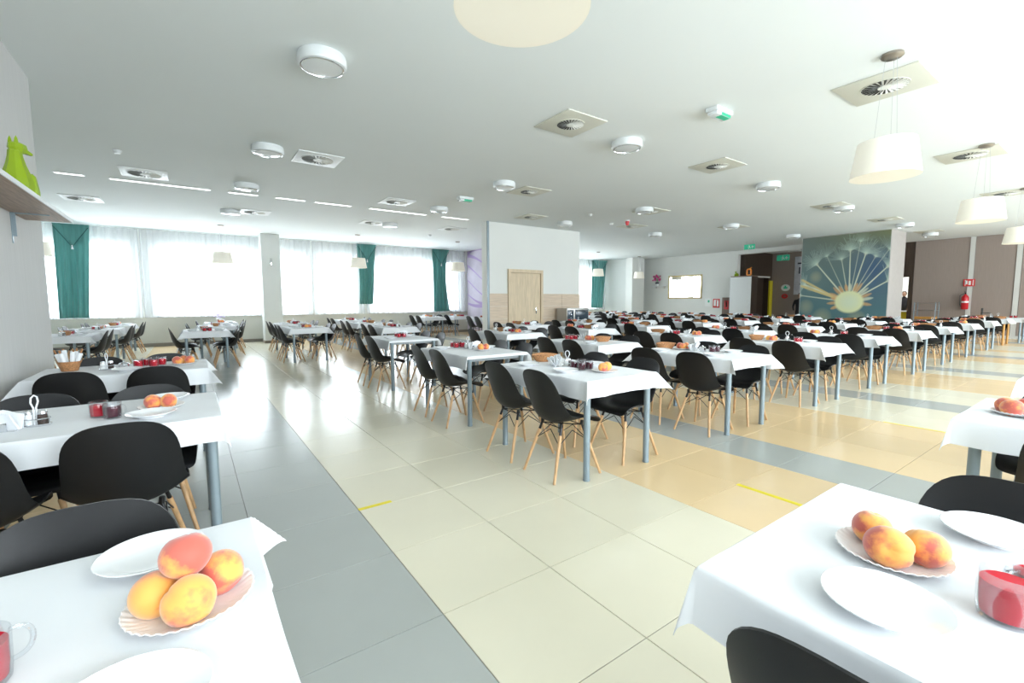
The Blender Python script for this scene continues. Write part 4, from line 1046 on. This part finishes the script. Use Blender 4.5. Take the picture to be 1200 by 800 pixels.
put_table(4.45, -1.735, 0, 'third table at the right edge', 'd', 4, items=[('plate', -.2, .3)], seed=306, jit=0)
put_table(20.6, 1.25, 0, 'service table against the taupe wall', '', 1, items=[('mugs', -.1, -.35, 0, 3), ('caddy', 0, 0), ('bowl', .1, .15), ('basket', -.1, .38, .2)], seed=307)
t = thing('black_tray_rack', (20.7, 1.55, SZ), 0, 'small black rack on the service table by the taupe wall', 'rack')
MB().box(-.12, -.1, 0, .12, .1, .02, .004).box(-.12, .08, .02, .12, .1, .3, .004).box(-.12, -.1, .14, .12, .1, .155).build('rack_body', 'shell', t)

# individually placed items on the near tables
def peaches(x, y, where, lst, yaw=0):
    FP.put((x, y, SZ), yaw, 'fluted white plate of peaches on the ' + where, 'fluted fruit plates')
    for (dx, dy, dz, s, rx, ry, rz, l) in lst:
        o = link('peach', PCM[len(l) % 3], None, (x + dx, y + dy, SZ + dz)); o.rotation_euler = (rx, ry, rz); o.scale = (s * 1.08, s * 1.08, s * 1.08); o.color = (1, 1, 1, .08 if 'yellow' in l else .95 if 'red' in l else .5)
        tag(o, l, 'peach', 'peaches on the ' + where)
peaches(-.853, -.655, 'nearest table at the bottom left', [
    (-.052, .005, .039, 1.04, .4, .3, 1.0, 'yellow peach at the left of the nearest bottom left pile'),
    (-.002, -.052, .039, 1.10, .9, -.3, 4.4, 'yellow-orange peach at the front of the nearest bottom left pile'),
    (.050, .018, .039, 1.02, 1.2, .4, 4.2, 'red-blushed peach at the right of the nearest bottom left pile'),
    (-.004, .004, .099, 1.05, -.3, .2, .8, 'red peach on top of the nearest bottom left pile')])
PL.put((-.925, -.425, SZ), 0, 'white dinner plate behind the nearest bottom left peach pile', None, (.84, .84, 1))
PL.put((-.93, -.905, SZ), 0, 'white dinner plate cut off at the bottom left edge of the photo')
MR.put((-1.117, -.70, SZ), .5, 'glass mug of red drink cut by the bottom left corner')
MD.put((-1.175, 1.33, SZ), -.5, 'glass mug of dark purple drink on the middle left table')
MR.put((-1.235, 1.40, SZ), 2.0, 'glass mug of bright red drink beside the purple one, middle left table')
PL.put((-1.015, 1.24, SZ), 0, 'white dinner plate before the peaches, middle left table', None, (.88, .88, 1))
PL.put((-.96, 1.70, SZ), 0, 'white dinner plate behind the peaches, middle left table', None, (.88, .88, 1))
peaches(-.985, 1.46, 'middle table by the left wall', [(-.034, .0, .039, 1.05, .5, .3, 1, 'left peach of two on the middle left table'), (.034, -.014, .039, 1.02, .8, .5, 4, 'right peach of two on the middle left table')])
CD.put((-1.455, 1.36, SZ), -.4, 'condiment caddy with white and dark shakers, middle left table')
NP.put((-1.60, 1.33, SZ), -.3, 'napkin holder with blue printed napkins, middle left table', None, (1.5, 1.5, 1.0))
PL.put((-1.3, 3.38, SZ), 0, 'white dinner plate near side, farther left table')
peaches(-.90, 3.62, 'farther table by the left wall', [(-.05, .0, .039, 1.05, .5, .3, 1, 'left peach on the farther left table'), (.045, -.02, .039, 1.05, .8, .5, 4, 'right peach on the farther left table'), (.0, .042, .039, 1.05, .8, .5, 2, 'rear peach on the farther left table')])
for i in range(4): MR.put((-1.235 + .055 * i, 3.58 + .085 * (i % 2), SZ), 1.2, ORD[i] + ' mug of red drink from the left, farther left table', 'mugs on the farther left table')
SB.put((-1.33, 3.55, SZ), 0, 'chrome sugar bowl left of the red mugs, farther left table')
CD.put((-1.45, 3.6, SZ), .5, 'condiment caddy left of the sugar bowl, farther left table')
t = thing('cutlery_basket', (-1.70, 3.68, SZ), 0, 'square wicker basket of rolled cutlery on the farther left table', 'basket')
MB().lathe([(0, .002), (.055, .002), (.062, .03), (.082, .085), (.077, .085), (.056, .02), (0, .01)], 32, fn=lambda r, z, a: (r * (1 + .02 * math.cos(a * 16 + z * 300)), z)).build('woven_body', 'wicker', t)
for k in range(6):
    a = k * 1.05; b = MB().tube((.03 * math.cos(a), .03 * math.sin(a), .01), (.075 * math.cos(a), .075 * math.sin(a), .15 + .012 * (k % 3)), .014, .017, 8)
    q = b.build('napkin_roll', 'napkin', t); MB().tube((.077 * math.cos(a), .077 * math.sin(a), .15), (.088 * math.cos(a), .088 * math.sin(a), .185), .006, .008, 6).build('cutlery_handle', 'wicker', q)
# nearest right table
peaches(.446, -1.382, 'nearest table at the bottom right', [
    (.028, .046, .039, 1.0, .2, .1, .6, 'yellow-orange peach at the back left of the bottom right plate'),
    (-.05, -.006, .041, 1.08, 1.3, .1, 5.0, 'large red-blushed peach at the front of the bottom right plate'),
    (.016, -.054, .039, 1.02, .5, -.2, 2.4, 'orange peach at the right of the bottom right plate')])
PL.put((.205, -1.435, SZ), 0, 'white dinner plate at the left side, bottom right table', None, (.84, .84, 1))
PL.put((.735, -1.505, SZ), 0, 'white dinner plate at the right side, bottom right table', None, (.84, .84, 1))
MR.put((.357, -1.572, SZ), .2, 'large glass mug of red drink, bottom right table', None, (1.12, 1.12, 1.1))
MR.put((.452, -1.60, SZ), 2.4, 'glass mug of red drink at the right edge, bottom right table')
peaches(2.56, -1.33, 'second table at the right edge', [(-.05, .02, .039, 1.1, .5, .3, 1, 'left peach on the second right-edge table'), (.04, -.02, .039, 1.1, .8, .5, 4, 'right peach on the second right-edge table'), (.01, .05, .039, 1.05, .8, .5, 2, 'rear peach on the second right-edge table')])
PL.put((2.42, -1.5, SZ), 0, 'white dinner plate before the peaches, second right-edge table')
# small things on the far window sill
for x, l in ((-1.3, 'purple flowering plant seen above the table left of the square column'),):
    t = thing('potted_plant', (-.1, 15.2, SZ), 0, l, 'plant')
    MB().lathe([(0, 0), (.06, 0), (.08, .1), (0, .1)], 12).build('pot', 'signwhite', t)
    b = MB(); r_ = random.Random(2)
    for k in range(30):
        c = Vector((r_.uniform(-.14, .14), r_.uniform(-.1, .1), r_.uniform(.12, .26))); b.lathe([(0, -.015), (.03, 0), (0, .015)], 5, c)
    tag(b.build('blossoms', 'purple', t), kind='stuff')
for p in (CH, TBL, TBH, PL, FP, MR, MD, CD, NP, BK, SB, RL, VC, VW, VR, PE):
    assert p.used
